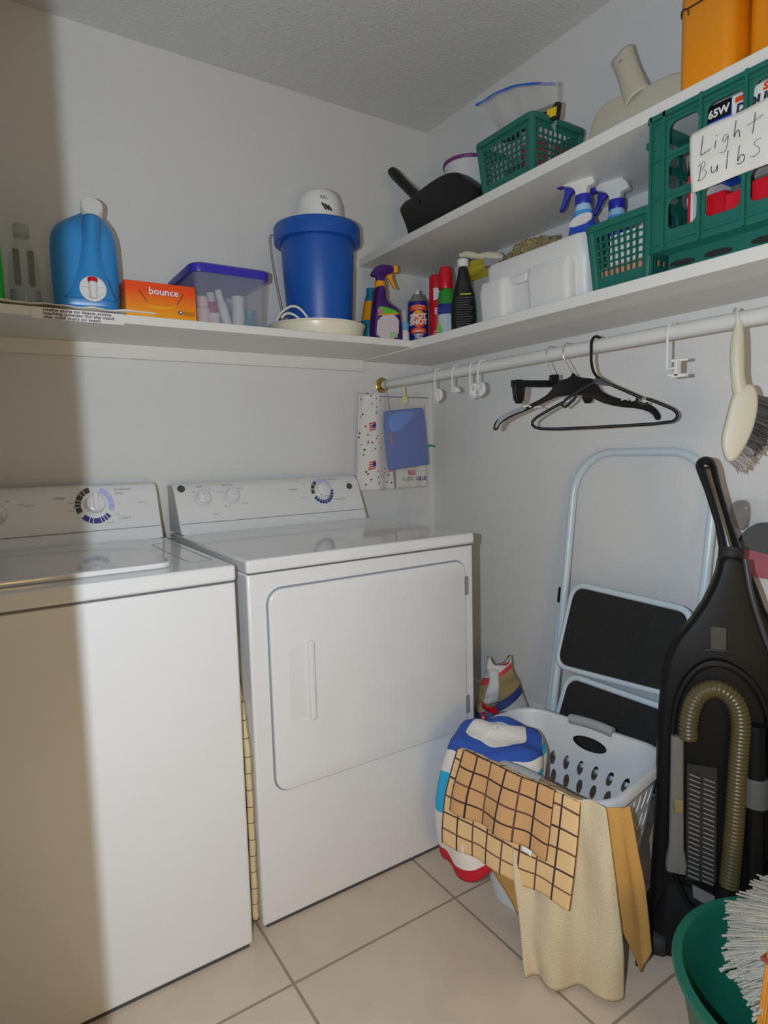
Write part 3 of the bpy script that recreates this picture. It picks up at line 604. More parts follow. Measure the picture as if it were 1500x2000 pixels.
b = B(); b.plate(rr(-.012, .024, .118, .122, .001), y=-.0275); b.build('print_heading', mat('yellow_green_print', A(150, 160, 20, .5), .5), t)
for k in range(13):
    b = B(); b.box(-.026, .031 - (k % 4) * .004, -.0278, -.0272, .108 - k * .0075, .1095 - k * .0075); b.build('print_line', mat('faint_grey_print', (.10, .10, .11), .6), t)
# yellow rubber glove with white handled brush
def lump(u, v, c, s, seed): 
    th, ph = u * 2 * math.pi, (v - .5) * math.pi
    d = Vector((math.cos(ph) * math.cos(th), math.cos(ph) * math.sin(th), math.sin(ph)))
    k = 1 + .28 * noise.noise(d * 1.8 + Vector((seed, 0, 0))) + .1 * noise.noise(d * 5 + Vector((seed, 4, 0)))
    return (c[0] + d.x * s[0] * k, c[1] + d.y * s[1] * k, c[2] + d.z * s[2] * k)
b = B(); rbox(b, [(.10, .09, 0, .02), (.11, .10, .19, .025)])
t = thing('carton', 'pale grey carton behind the black bottle holding up the yellow cloth', 'box', (-0.12, -0.505, Z1)); b.build('body', LGREY, t)
b = B(); b.grid(lambda u, v: lump(u, v, (0, 0, .028), (.035, .095, .028), 2.2), 28, 18); tag(b.build('rubber_glove', mat('olive_rubber', A(165, 150, 40, .45), .5), loc=(-0.155, -0.475, Z1 + .203)), 'olive yellow rubber glove lying behind the black bottle', 'glove')
t = thing('dish_brush', 'white handled dish brush lying next to the yellow glove', 'brush', (-0.215, -0.56, Z1 + .2365), R(-58))
b = B(); b.tube([(-.075, 0, .02), (-.05, 0, .02), (-.03, 0, .014), (-.01, 0, .008), (.02, 0, .004), (.055, 0, -.004), (.07, 0, -.008)], [.007, .011, .011, .009, .015, .015, .008], 14); b.build('handle', CREAM, t, smooth=60)
b = B(); b.box(.01, .06, -.012, .012, -.030, -.002); b.build('bristles', mat('grey_bristle', (.3, .3, .3), .9), t)

# ------------------------------------------------------------------ lower right shelf
RW = R(-90)     # local x runs towards the doorway, local -y faces the room
t = thing('cleaning_caddy', 'white plastic cleaning caddy with recessed grip on the lower right shelf', 'caddy', (-0.20, -0.848, Z1), RW)
b = B()
b.loft([ring(.370, .165, .002, .03), ring(.385, .185, .105, .035), ring(.388, .19, .112, .035), ring(.392, .195, .165, .04), ring(.386, .188, .171, .04), ring(.374, .175, .165, .035), ring(.35, .15, .012, .03)], caps=True)
b.build('tub', PLW, t, smooth=45)
for x0, x1 in ((-.196, -.085), (.0, .155)):
    b = B(); cx = (x0 + x1) / 2; ww = x1 - x0
    rbox(b, [(ww * .94, .05, .002, .018, cx, -.088), (ww, .052, .09, .02, cx, -.094), (ww * .98, .04, .118, .02, cx, -.092)]); b.build('compartment', PLW, t, smooth=45)
b = B(); b.box(-.06, .0, -.112, -.07, .088, .112); b.build('grip', PLW, t, bevel=.006, seg=3)
b = B(); b.plate(rr(-.016, .016, 0, .085, .014), [ell(0, .066, .006, .008)], t=.012, bevel=.003, M=Matrix.Rotation(R(6), 4, 'X'))
t = thing('scrub_brush', 'cream scrub brush whose holed handle stands up out of the white caddy', 'brush', (-0.135, -0.672, Z1 + .182), RW); b.build('handle', CREAM, t, smooth=50)
b = B(); b.box(-.018, .018, -.02, .02, -.12, 0.004); b.build('head', CREAM, t, bevel=.006)
LOOF = mat('loofah', A(120, 108, 78, .42), .95, bump=1.0, bscale=220, var=.35, vscale=50)
def loof(u, v):
    th, ph = u * 2 * math.pi, (v - .5) * math.pi
    d = Vector((math.cos(ph) * math.cos(th), math.cos(ph) * math.sin(th), math.sin(ph)))
    k = 1 + .22 * noise.noise(d * 2.6) + .16 * noise.noise(d * 9) + .08 * noise.noise(d * 24)
    return (d.x * .105 * k, d.y * .06 * k, d.z * .055 * k)
b = B(); b.grid(loof, 90, 50, uv=False); tag(b.build('sponge', LOOF, loc=(-0.20, -0.775, Z1 + .180)), 'rough greenish brown sponge heaped in the white caddy', 'sponge').rotation_euler = (0, 0, RW)
b = B(); b.grid(lambda u, v: lump(u, v, (0, 0, 0), (.03, .03, .02), 9.0), 20, 14); tag(b.build('sponge', mat('orange_sponge', A(190, 130, 90, .5), .9), loc=(-0.245, -0.685, Z1 + .168)), 'small orange sponge at the left end of the white caddy', 'sponge')
for i, (x_, y_, dz, lab, rz) in enumerate(((-0.215, -0.965, .055, 'blue and white trigger spray bottle standing in the white caddy, nozzle clearly seen', R(-75)), (-0.135, -1.012, .042, 'paler blue and white spray bottle behind the other one in the caddy', R(-75)))):
    t = thing('spray_bottle', lab, 'spray bottle', (x_, y_, Z1 + .0125), rz)
    bb = mat('cleaner_blue', A(28, 66, 165, .5), .3) if i == 0 else mat('cleaner_light_blue', A(60, 150, 210, .5), .3)
    b = B(); k_ = dz - .02
    rbox(b, [(.072, .05, 0, .02), (.078, .056, .01, .022), (.078, .056, .14 + k_, .022), (.072, .05, .165 + k_, .022), (.058, .044, .185 + k_, .02), (.046, .04, .205 + k_, .019), (.036, .036, .225 + k_, .017)], mis=[0, 0, 0, 0, 1, 2]); b.build('body', [bb, SKYB, mat('pale_blue_plastic', A(150, 190, 220, .55), .3)], t, smooth=60)
    b = B(); b.lathe([(.021, .222 + k_), (.022, .225 + k_), (.022, .245 + k_), (.02, .247 + k_)], 24); b.build('collar', mat('ultramarine_plastic', A(38, 44, 150, .5), .35), t)
    trigger(t, .245 + k_, -1, PLW, MATS['ultramarine_plastic'], MATS['ultramarine_plastic'], k=1.12)
    b = B(); b.plate(chaikin([(-.030, .160 + k_), (.034, .165 + k_), (.037, .195 + k_ - .005), (.0, .195 + k_ - .004), (-.022, .18 + k_)], 1), y=-.0265, M=None); b.build('label', PLW, t)
# perforated basket builder: local x along the shelf, y depth, tapered
def perf_basket(t, w0, w1, d0, d1, h, nx, ny, nz, m_, zlo=.036, zhi=.026):
    b = B(); T = .0032
    def side(P, n, z0, z1, mrg):
        # solid frame strips + bars, P(u, z) -> point
        pass
    for (sx, n) in (('f', nx), ('b', nx), ('l', ny), ('r', ny)):
        def P(u, z, o=0.0, sx=sx):
            k = z / h; w_ = (w0 + (w1 - w0) * k) / 2; d_ = (d0 + (d1 - d0) * k) / 2
            if sx == 'f': return (-w_ + 2 * w_ * u, -d_ + o, z)
            if sx == 'b': return (-w_ + 2 * w_ * u, d_ - o, z)
            if sx == 'l': return (-w_ + o, -d_ + 2 * d_ * u, z)
            return (w_ - o, -d_ + 2 * d_ * u, z)
        def strip(u0, u1, z0, z1):
            q = [P(u0, z0), P(u1, z0), P(u1, z1), P(u0, z1), P(u0, z0, T), P(u1, z0, T), P(u1, z1, T), P(u0, z1, T)]
            b.add(q, [(0, 1, 2, 3), (7, 6, 5, 4), (0, 4, 5, 1), (1, 5, 6, 2), (2, 6, 7, 3), (3, 7, 4, 0)])
        mu = .12
        strip(0, mu, 0, h); strip(1 - mu, 1, 0, h); strip(mu, 1 - mu, 0, zlo); strip(mu, 1 - mu, h - zhi, h)
        for i in range(1, n): u = mu + (1 - 2 * mu) * i / n; e = (1 - 2 * mu) / n * .14; strip(u - e, u + e, zlo, h - zhi)
        for j in range(1, nz): z = zlo + (h - zhi - zlo) * j / nz; e = (h - zhi - zlo) / nz * .13; strip(mu, 1 - mu, z - e, z + e)
    b.box(-w0 / 2, w0 / 2, -d0 / 2, d0 / 2, 0, .003)
    bk = b.build('basket_wall', m_, t)
    b = B(); o_ = [ring(w1 + .012, d1 + .012, h - .012, .022), ring(w1 + .016, d1 + .016, h - .004, .024), ring(w1 + .012, d1 + .012, h + .004, .022), ring(w1 - .004, d1 - .004, h + .004, .016), ring(w1 - .004, d1 - .004, h - .012, .016)]
    o_.append(o_[0]); b.loft(o_, caps=False); b.build('rim', m_, t, smooth=50)
    for sx in (-1, 1):
        for sy in (-1, 1):
            b = B(); b.loft([ring(.022, .022, .0, .0105, sx * (w0 / 2 - .0085), sy * (d0 / 2 - .0085)), ring(.026, .026, h - .006, .012, sx * (w1 / 2 - .0095), sy * (d1 / 2 - .0095))]); b.build('corner_post', m_, t, smooth=60)
    return bk
t = thing('shelf_basket', 'green perforated basket on the lower right shelf, between caddy and crate', 'basket', (-0.205, -1.149, Z1), RW)
perf_basket(t, .155, .182, .20, .225, .160, 8, 8, 6, GREEN)
def simple_box(name, label, loc, w_, d_, h_, m_, rot=RW, group=None, bev=.001, cat='box'):
    b = B(); b.box(-w_ / 2, w_ / 2, -d_ / 2, d_ / 2, 0, h_); o = b.build(name, m_, bevel=bev); o.location = loc; o.rotation_euler = (0, 0, rot); return tag(o, label, cat, group)
simple_box('carton', 'white carton upright inside the lower shelf green basket', (-0.20, -1.155, Z1 + .064), .11, .16, .075, WHITE)
simple_box('carton', 'salmon pink carton at the bottom of the lower shelf green basket', (-0.205, -1.14, Z1 + .0035), .13, .17, .06, mat('salmon_print', A(215, 130, 100, .5), .6))
b = B(); b.lathe([(.022, 0), (.022, .018), (.020, .02), (0, .02)], 28); q = b.build('jar_lid', TOPBLUE, loc=(-0.235, -1.085, Z1 + .160), smooth=50); tag(q, 'small round dark blue tin lying on top of the green basket contents', 'tin'); q.rotation_euler = (0, R(-62), R(20))
b = B(); b.grid(lambda u, v: lump(u, v, (0, 0, 0), (.055, .075, .022), 5.0), 36, 22); q = b.build('plastic_bag', mat('milky_film', (.75, .75, .76), .2, alpha=.7), loc=(-0.16, -1.16, Z1 + .158)); tag(q, 'crumpled milky plastic bag on top of the lower shelf green basket', 'bag')
# milk crate
CW, CDp, CH = .33, .30, .335
t = thing('milk_crate', 'large green milk crate with a paper sign, overhanging the lower right shelf', 'crate', (-0.185, -1.415, Z1), RW)
def crate_holes(x0, cols, rows): return [rr(x0 + a, x0 + b_, c, d_, .014, 4) for a, b_ in cols for c, d_ in rows]
hw_ = CW / 2
colsx = [(.045, .110), (.128, .200), (.218, .285)]
rows = [(.086, .148), (.168, .232), (.249, .307)]
zf = -.155
b = B(); b.plate([(-hw_, .045), (hw_, .045), (hw_, CH), (-hw_, CH)], crate_holes(-hw_, colsx, rows), t=.005, y=zf, bevel=.001); b.build('front_panel', GREEN, t)
b = B(); b.plate([(-hw_, .045), (hw_, .045), (hw_, CH), (-hw_, CH)], crate_holes(-hw_, colsx, rows), t=.005, y=zf + CDp, bevel=.001); b.build('back_panel', GREEN, t)
MS = Matrix.Rotation(R(90), 4, 'Z')
colsd = [(.03, .10), (.115, .185), (.20, .27)]
for sx in (-1, 1):
    b = B(); b.plate([(zf, .045), (zf + CDp, .045), (zf + CDp, CH), (zf, CH)], crate_holes(zf, colsd, rows[:2] + [(.249, .30)]), t=.005, y=-sx * (hw_ - .0025), bevel=.001, M=MS); b.build('side_panel', GREEN, t)
b = B()
for xx in (-hw_ + .1185, -hw_ + .209): b.box(xx - .003, xx + .003, zf - .010, zf - .002, .045, CH)
for xx in (-hw_ + .004, -hw_ + .036, hw_ - .036, hw_ - .004): b.box(xx - .003, xx + .003, zf - .008, zf - .002, .045, CH)
for zz in (.062, .158, .240, .316): b.box(-hw_, hw_, zf - .006, zf - .002, zz - .002, zz + .002)
b.build('front_rib', GREEN, t)
for zz, e in ((CH - .006, .016),):
    b = B(); r_ = [ring(CW + e, CDp + e, zz - .005, .012, 0, zf + CDp / 2), ring(CW + e, CDp + e, zz + .005, .012, 0, zf + CDp / 2), ring(CW - .006, CDp - .006, zz + .005, .008, 0, zf + CDp / 2), ring(CW - .006, CDp - .006, zz - .005, .008, 0, zf + CDp / 2)]
    r_.append(r_[0]); b.loft(r_, caps=False); b.build('rim_lip', GREEN, t)
for sx in (-1, 1):
    b = B(); b.box(sx * hw_, sx * (hw_ + .010), zf - .004, zf + .03, CH - .062, CH - .048); b.build('corner_fin', GREEN, t, bevel=.002)
b = B(); rbox(b, [(CW - .05, CDp - .05, .0, .012, 0, zf + CDp / 2), (CW - .05, CDp - .05, .04, .012, 0, zf + CDp / 2), (CW - .004, CDp - .004, .047, .012, 0, zf + CDp / 2), (CW - .004, CDp - .004, .050, .012, 0, zf + CDp / 2)]); b.build('base', GREEN, t)
for k, xx in enumerate((-.10, -.02, .075)):
    b = B(); b.plate(chaikin([(xx - .032, .012), (xx + .03, .010), (xx + .024, .022), (xx - .026, .024)], 1), t=.003, y=zf + .0245); b.build('base_slot', BLKM, t)
def cp(x, y, z): return (-0.185 + y, -1.415 - x, Z1 + z)   # crate local to world
def bulb_box(label, x0, x1, y0, y1, z0, z1, m_, prints=()):
    q = thing('light_bulb_box', label, 'box', cp((x0 + x1) / 2, (y0 + y1) / 2, z0), RW)
    b = B(); b.box(-(x1 - x0) / 2, (x1 - x0) / 2, -(y1 - y0) / 2, (y1 - y0) / 2, 0, z1 - z0); b.build('carton', m_, q, bevel=.001)
    yy = -(y1 - y0) / 2
    for pr_ in prints:
        b = B()
        if pr_[0] == 'r': _, a, b_, c, d_, mm, nm = pr_; b.box(a, b_, yy - .0008, yy - .0002, c, d_); b.build(nm, mm, q)
        else: _, s_, sz, xx, zz, mm, bo, sh = pr_; b.text(s_, sz, xx, zz, yy - .0014, bold=bo, shear=sh); b.build('lettering', mm, q)
    return q
hb = -hw_
CB = .0505
bulb_box('tall narrow white and red bulb box at the left inside the crate', hb + .078, hb + .118, -.135, -.04, CB, .222, WHITE, [('r', -.020, -.014, 0, .17, RED, 'red_edge'), ('r', .010, .020, .10, .17, RED, 'red_edge'), ('r', -.008, .008, .02, .15, mat('pale_print', (.6, .62, .6), .6), 'print_panel'), ('r', -.020, .02, .14, .171, REDP, 'red_top')])
bulb_box('blue and black 65 watt bulb box in the top of the crate', hb + .122, hb + .170, -.145, -.05, .170, .305, mat('bulb_blue', A(22, 78, 185, .5), .4), [('r', -.024, .024, .105, .136, BLK, 'black_band'), ('t', '65W', .021, 0, .112, WHITE, .0008, 0), ('t', 'indoor', .010, -.002, .074, WHITE, .0002, 0), ('t', 'reflector', .006, -.002, .066, WHITE, 0, 0)])
bulb_box('white double life floodlight box with orange scrawl in the top of the crate', hb + .172, hb + .298, -.146, -.05, .170, .306, WHITE, [('t', 'DOUBLE', .025, -.006, .098, INK, .0012, .12), ('t', 'life', .025, .052, .098, INK, 0, .12), ('t', 'FLOOD', .014, -.036, .084, INK, .0002, .05), ('t', 'SAVER', .018, .022, .120, ORANGE, .001, .2), ('r', -.056, -.040, .120, .130, ORANGE, 'orange_mark')])
bulb_box('short red bulb box at the lower left of the crate', hb + .122, hb + .160, -.140, -.06, CB, .135, REDP, [])
bulb_box('bright red bulb box in the lower middle of the crate', hb + .164, hb + .206, -.146, -.06, CB, .122, RED, [('t', 'save', .008, .006, .02, ORANGEL, .0002, 0)])
bulb_box('wide red bulb box at the lower right of the crate', hb + .216, hb + .300, -.146, -.05, CB, .130, REDP, [])
bulb_box('grey bulb box lying in the crate behind the red boxes', hb + .10, hb + .30, -.035, .06, CB, .20, mat('grey_green_box', (.16, .17, .14), .6), [])
t = thing('paper_sign', 'torn white paper sign lettered in marker on the front of the crate', 'sign', cp(0, zf - .0125, 0), RW)
def sg(u, v):
    x = hb + .100 + .006 * v * 0 + u * .225 + .006 * (1 - v); z = .140 + .003 * u + v * (.118 - .022 * u * 0) + u * .0
    return (x, -.0015 - .004 * noise.noise((u * 3, v * 3, 0.5)) - .003 * math.sin(v * 3.1), z + .003 * math.sin(u * 11) * (v if v > .5 else v - 1) * .4)
b = B(); b.grid(sg, 30, 14); b.build('paper', PAPER, t, solid=.0006)
MARK = mat('marker_ink', (.05, .05, .06), .6)
def stroke(pts, ox_, oz_, s_=1.0):
    b = B(); b.tube(chaikin([(hb + ox_ + p[0] * s_, -.0072, oz_ + p[1] * s_) for p in pts], 2, False), .00085, 5, flat=.5); b.build('pen_stroke', MARK, t)
# Light
stroke([(0, .036), (-.004, 0), (-.003, -.001), (.017, .004)], .131, .206)
stroke([(0, .014), (-.002, 0)], .158, .208); stroke([(.001, .022), (.0015, .0235)], .158, .208)
stroke([(.010, .018), (.004, .020), (-.001, .012), (.002, .006), (.009, .012), (.011, .018), (.009, -.004), (.004, -.014), (-.006, -.010)], .172, .206)
stroke([(.002, .034), (-.002, .0), (.002, .012), (.008, .016), (.010, .0)], .195, .209)
stroke([(.004, .036), (0, 0)], .229, .206); stroke([(-.010, .018), (.018, .026)], .229, .206)
# Bulbs
stroke([(.002, .030), (-.003, 0)], .127, .157); stroke([(-.006, .028), (.006, .036), (.012, .028), (.002, .019), (.012, .016), (.013, .006), (.002, -.001), (-.005, .001)], .127, .157)
stroke([(0, .016), (.0, .004), (.005, .001), (.011, .008), (.013, .016), (.012, .001)], .150, .160)
stroke([(.002, .034), (-.001, 0)], .181, .159)
stroke([(.002, .034), (-.002, .0), (.004, .016), (.012, .013), (.012, .003), (.004, -.001), (-.002, .001)], .203, .160)
stroke([(.016, .028), (.006, .030), (.001, .023), (.012, .014), (.013, .005), (.004, .0), (-.004, .003)], .230, .162)

# ------------------------------------------------------------------ upper right shelf
t = thing('dustpan', 'black plastic dustpan at the far end of the upper shelf', 'dustpan', (-0.285, -0.30, Z2), RW)
b = B(); b.plate(chaikin([(-.066, .122), (-.062, .100), (-.050, .084), (-.022, .03), (-.016, .002), (.345, .002), (.35, .045), (.272, .112), (.243, .133), (.184, .148), (.088, .147), (.002, .133), (-.031, .136)], 1), t=.055, bevel=.01); b.build('pan', BLK, t, smooth=50)
b = B(); b.tube([(.06, -.005, .10), (.0, -.005, .150), (-.06, -.005, .205), (-.115, -.005, .258), (-.132, -.005, .274)], [.026, .0215, .0215, .023, .020], 16, flat=.8); b.build('handle', BLK, t, smooth=60)
t = thing('paint_tub', 'white tub with purple rim and lime label behind the dustpan', 'tub', (-0.160, -0.435, Z2 + .001))
b = B(); b.lathe([(.062, 0), (.066, .004), (.082, .215), (.080, .218), (.076, .215), (.060, .006), (0, .006)], 40); b.build('tub', FROST if 0 else mat('milky_tub', (.7, .7, .7), .3), t)
b = B(); b.lathe([(.083, .214), (.086, .216), (.086, .225), (.080, .227), (.078, .219)], 40, caps=False); b.build('rim', mat('purple_rim', A(95, 40, 95, .45), .4), t, smooth=60)
b = B(); b.lathe([(.0695, .02), (.0770, .13)], 40, caps=False); b.build('label', LIME, t)
t = thing('shelf_basket', 'green perforated basket on the upper right shelf holding a zip bag', 'basket', (-0.215, -0.768, Z2), RW)
perf_basket(t, .195, .225, .185, .21, .158, 9, 8, 6, GREEN)
simple_box('carton', 'crimson printed carton at the right inside the upper shelf basket', (-0.195, -0.82, Z2 + .0035), .07, .15, .115, mat('crimson_print', A(150, 35, 60, .45), .5))
simple_box('carton', 'grey carton at the left inside the upper shelf basket', (-0.205, -0.705, Z2 + .0035), .055, .14, .10, mat('grey_green_print', A(140, 150, 135, .5), .5))
simple_box('carton', 'dark green carton in the middle of the upper shelf basket', (-0.23, -0.765, Z2 + .0035), .055, .10, .07, DGREY)
t = thing('zip_bag', 'clear zip bag with blue seal standing in the upper shelf basket', 'bag', (-0.225, -0.77, Z2 + .012), RW)
def zb(side):
    def g(u, v):
        e = (max(0, 4 * u * (1 - u)) ** .5) * (max(0, 4 * v * (1 - v)) ** .6)
        k = max(0.0, (v - .52) / .48) ** .9
        x0, x1 = -.075 - .092 * k, .085 + .075 * k
        top = .306 - .092 * u + .022 * math.sin(u * math.pi)
        bulge = .018 * math.sin(v * math.pi) * (u > .5) * (u - .5) * 2
        return (x0 + (x1 - x0) * u + bulge, -.050 * k + side * (.020 + .014 * k) * e + .008 * noise.noise((u * 5, v * 5, side)), v * top)
    return g
b = B(); b.grid(zb(-1), 24, 24); b.grid(zb(1), 24, 24); b.build('film', mat('zip_film', (.72, .72, .70), .1, alpha=.34), t)
b = B(); b.tube([zb(-.2)(k / 20, .975) for k in range(20)], .0085, 8, flat=.35); b.build('zip_seal', mat('zip_blue', A(40, 90, 200, .5), .4), t)
for i, (x_, z_, lab, ww) in enumerate(((-.040, .150, 'black battery pack at the left inside the zip bag', .030), (.075, .142, 'black and yellow battery pack at the right inside the zip bag', .066))):
    q = thing('battery_pack', lab, 'battery pack', (-0.252, -0.77 - x_, Z2 + .014 + z_), RW)
    q.rotation_euler = (0, R(8), RW)
    b = B(); b.box(-ww, ww, -.008, .008, 0, .040); b.build('card', BLKM, q, bevel=.002)
    b = B(); b.box(-ww + .006, -ww + .026, -.0088, -.0082, .010, .028); b.build('white_patch', WHITE, q)
    b = B(); b.box(-ww + .009, -ww + .012, -.0094, -.0088, .013, .025); b.build('bar_code', INK, q)
    if i: b = B(); b.box(.030, .064, -.0088, -.0082, .006, .028); b.build('yellow_patch', mat('battery_yellow', A(230, 190, 20, .6), .5), q)
# white scoop dustpan
t = thing('dustpan', 'cream white dustpan standing on its edge with the channel handle up', 'dustpan', (-0.20, -0.942, 1.9316), RW, rot3=(R(-12), 0, RW)); t.scale = (1.051,) * 3
out = [(.020, -.036), (.026, .052), (.034, .092), (.056, .114), (.095, .116), (.130, .108), (.150, .104), (.186, .098), (.219, .100), (.256, .094), (.290, .076), (.306, .055), (.316, -.036)]
b = B(); b.plate(chaikin(out, 1), t=.030, bevel=.010); b.build('pan', CREAM, t, smooth=55)
b = B()
def hand(u, v):
    base = Vector((.158, -.012, .080)); top = Vector((.090, -.004, .222)); d = (top - base).normalized(); sd = Vector((d.z, 0, -d.x))
    a = (u - .5) * math.pi * 1.05; w_ = .032 - .006 * math.sin(v * math.pi * .8)
    p = base.lerp(top, v); return p + sd * (w_ * math.sin(a)) + Vector((0, -.020 * math.cos(a) + .008, 0)) + d * (.012 * math.sin(abs(a)) * v)
b.grid(hand, 18, 20, uv=False); h_ = b.build('handle', CREAM, t, solid=.004, smooth=60)
b = B(); b.lathe([(.0055, -.002), (.0055, .002)], 16, M=Matrix.Translation(hand(.5, .82)) @ Matrix.Rotation(R(90), 4, 'X')); b.build('hang_hole', GREYP, h_)
for i, (x_, y_, w_, h_, lab) in enumerate(((-0.282, -1.366, .1155, .212, 'yellow canister with dark cord line at the top right, next to the white dustpan'), (-0.085, -1.415, .10, .262, 'yellow canister set back against the wall behind the other two'), (-0.235, -1.492, .125, .262, 'yellow canister at the right picture edge on the upper shelf'))):
    t = thing('canister', lab, 'canister', (x_, y_, Z2), RW, 'yellow canisters on the upper shelf')
    b = B(); rbox(b, [(w_ - .006, w_ - .006, 0, .018), (w_, w_, .005, .022), (w_, w_, h_ * .86, .022), (w_ * .9, w_ * .9, h_ * .93, .03), (w_ * .6, w_ * .6, h_ * .97, .03), (w_ * .45, w_ * .45, h_, .02)]); b.build('body', YEL, t, smooth=60)
    b = B(); b.lathe([(w_ * .27, h_ - .004), (w_ * .27, h_ + .022), (w_ * .25, h_ + .025)], 24); b.build('cap', YEL, t)
    zc = h_ * (.745 if i == 0 else .76); rg = ring(w_ + .002, w_ + .002, zc, .022, n=6)
    b = B(); b.tube([(x, y, z + .004 * math.sin(k * .8)) for k, (x, y, z) in enumerate(rg)], .0018, 6, closed=True)
    for xx in (-.3, .18): b.tube([(xx * w_, -w_ / 2 - .001, zc), (xx * w_ + .001, -w_ / 2 - .001, zc - .014)], .0016, 6)
    b.build('cord', mat('brown_cord', (.06, .03, .015), .7), t)

# ------------------------------------------------------------------ hanging rod and what hangs on it
PX, PZ, PR_ = -0.25, 1.4166, 0.0175
t = thing('hanging_rod', 'white closet rod under the lower right shelf with a brass end flange', 'rod', (PX, 0, PZ))
MY = Matrix.Rotation(R(90), 4, 'X')     # lathe axis to -y
b = B(); b.lathe([(PR_, 0.006), (PR_, 1.775)], 28, M=MY); b.build('pole', mat('rod_paint', (.72, .72, .70), .35), t)
b = B(); b.lathe([(.031, 0), (.031, .003), (.026, .006), (.0195, .007), (.0195, .022), (.0175, .022)], 32, M=MY); b.build('flange', BRASS, t, smooth=30)
b = B(); b.lathe([(PR_ + .0008, .048), (PR_ + .0008, .052)], 28, caps=False, M=MY); b.build('rod_ring', DGREY, t)
def hook_path(drop, r=PR_ + .004):
    return [(0, .016, -.012), (0, r, .002), (0, r * .7, r * .75), (0, 0, r + .001), (0, -r * .7, r * .75), (0, -r, .002), (0, -r, -.03), (0, -r, -drop)]
def clip_hook(y, label, kind, rz=0.0):
    t = thing('clip_hook', label, 'hook', (PX, y, PZ), RW + rz)
    yy = -(PR_ + .004)
    b = B(); b.tube(chaikin(hook_path(.062 if kind != 3 else .086), 1, False), .0028, 8); b.build('strap', PLW, t)
    b = B()
    if kind == 1:
        b.plate(ell(.020, -.072, .020, .022), [ell(.013, -.066, .005, .007), ell(.026, -.080, .004, .007)], t=.010, y=yy, bevel=.002); b.tube([(.0, yy, -.06), (-.002, yy, -.085), (.012, yy - .006, -.098), (.024, yy - .006, -.095), (.026, yy - .006, -.075)], .0028, 8)
    elif kind == 2:
        b.plate(chaikin([(-.003, -.070), (-.002, -.055), (.018, -.050), (.036, -.062), (.036, -.074)], 1), t=.012, y=yy, bevel=.002)
    else:
        b.tube([(0, yy, -.086), (.028, yy, -.088)], .0035, 8); b.box(.022, .030, yy - .006, yy + .008, -.105, -.070); b.tube([(.014, yy - .004, -.070), (.050, yy + .004, -.070)], .0035, 8); b.tube([(.006, yy - .004, -.102), (.050, yy + .004, -.106)], .004, 8); b.box(.014, .05, yy - .006, yy + .006, -.109, -.102)
    b.build('clip', PLW, t, smooth=50)
    return t
clip_hook(-0.372, 'white clip hook on the rod nearest the hanging towels', 1)
clip_hook(-0.468, 'white clip hook with a plain foot between the other clips on the rod', 2)
clip_hook(-0.553, 'white clip hook behind the looped one, third along the rod', 1, R(14))
clip_hook(-0.602, 'white looped clip hook closest to the black hangers', 1, R(-12))
clip_hook(-1.255, 'white clip hook hanging alone between the black hangers and the brush', 3)
# hangers
def hang_frame(name, label, y, h, kindloc=0):
    return thing(name, label, 'hanger', (PX, y, PZ), math.atan2(h[1], h[0]))
def hook_pts(h, rad):
    n_ = math.hypot(*h); d = (-h[0] / n_, h[1] / n_)
    return [(-d[0] * rad * math.cos(R(a)), -d[1] * rad * math.cos(R(a)), .002 + rad * math.sin(R(a))) for a in range(-20, 181, 14)] + [(d[0] * rad, d[1] * rad, -.018)]
def wire_hook(t, x0, z0, m_, h, r=.0016, rad=.0205):
    p = hook_pts(h, rad); b = B(); b.tube(p + [((p[-1][0] + x0) * .55, p[-1][1] * .55, z0 * .62), (x0, 0, z0)], r, 8); b.build('hook', m_, t)
t = hang_frame('coat_hanger', 'black plastic tube coat hanger with a closed bottom bar, nearest the brush', -1.04, (.6, -.8))
b = B(); b.tube(hook_pts((.6, -.8), .0225) + chaikin([(-.0135, -.018, -.040), (-.010, -.013, -.062), (-.003, -.005, -.076), (.008, 0, -.086)], 1, False), .0038, 10); b.build('hook', BLK, t)
b = B(); b.tube(chaikin([(.004, 0, -.084), (.030, 0, -.100), (.105, 0, -.138), (.112, 0, -.142)], 1, False), .0042, 10)
b.tube(chaikin([(.104, 0, -.137), (.098, 0, -.150), (.112, 0, -.160), (.128, 0, -.156)], 1, False), .004, 8)
b.tube(chaikin([(.122, 0, -.143), (.160, 0, -.160), (.194, 0, -.178), (.198, 0, -.196), (.180, 0, -.208), (.02, 0, -.2125), (-.139, 0, -.214), (-.168, 0, -.204), (-.166, 0, -.186), (-.12, 0, -.160), (-.080, 0, -.140)], 1, False), .0042, 10)
b.tube(chaikin([(.004, 0, -.090), (-.03, 0, -.105), (-.082, 0, -.138)], 1, False), .0042, 10)
b.tube([(-.092, 0, -.146), (-.080, 0, -.156), (-.058, 0, -.138), (-.050, 0, -.122)], .004, 8)
b.plate(chaikin([(-.012, -.098), (.0, -.078), (.010, -.080), (.05, -.108), (.03, -.106)], 1), t=.007)
b.build('frame', BLK, t, smooth=60)
t = hang_frame('suit_hanger', 'wide shouldered black hanger with open ends and a wire hook', -0.945, (.84, -.55))
wire_hook(t, .014, -.062, CHROME, (.84, -.55))
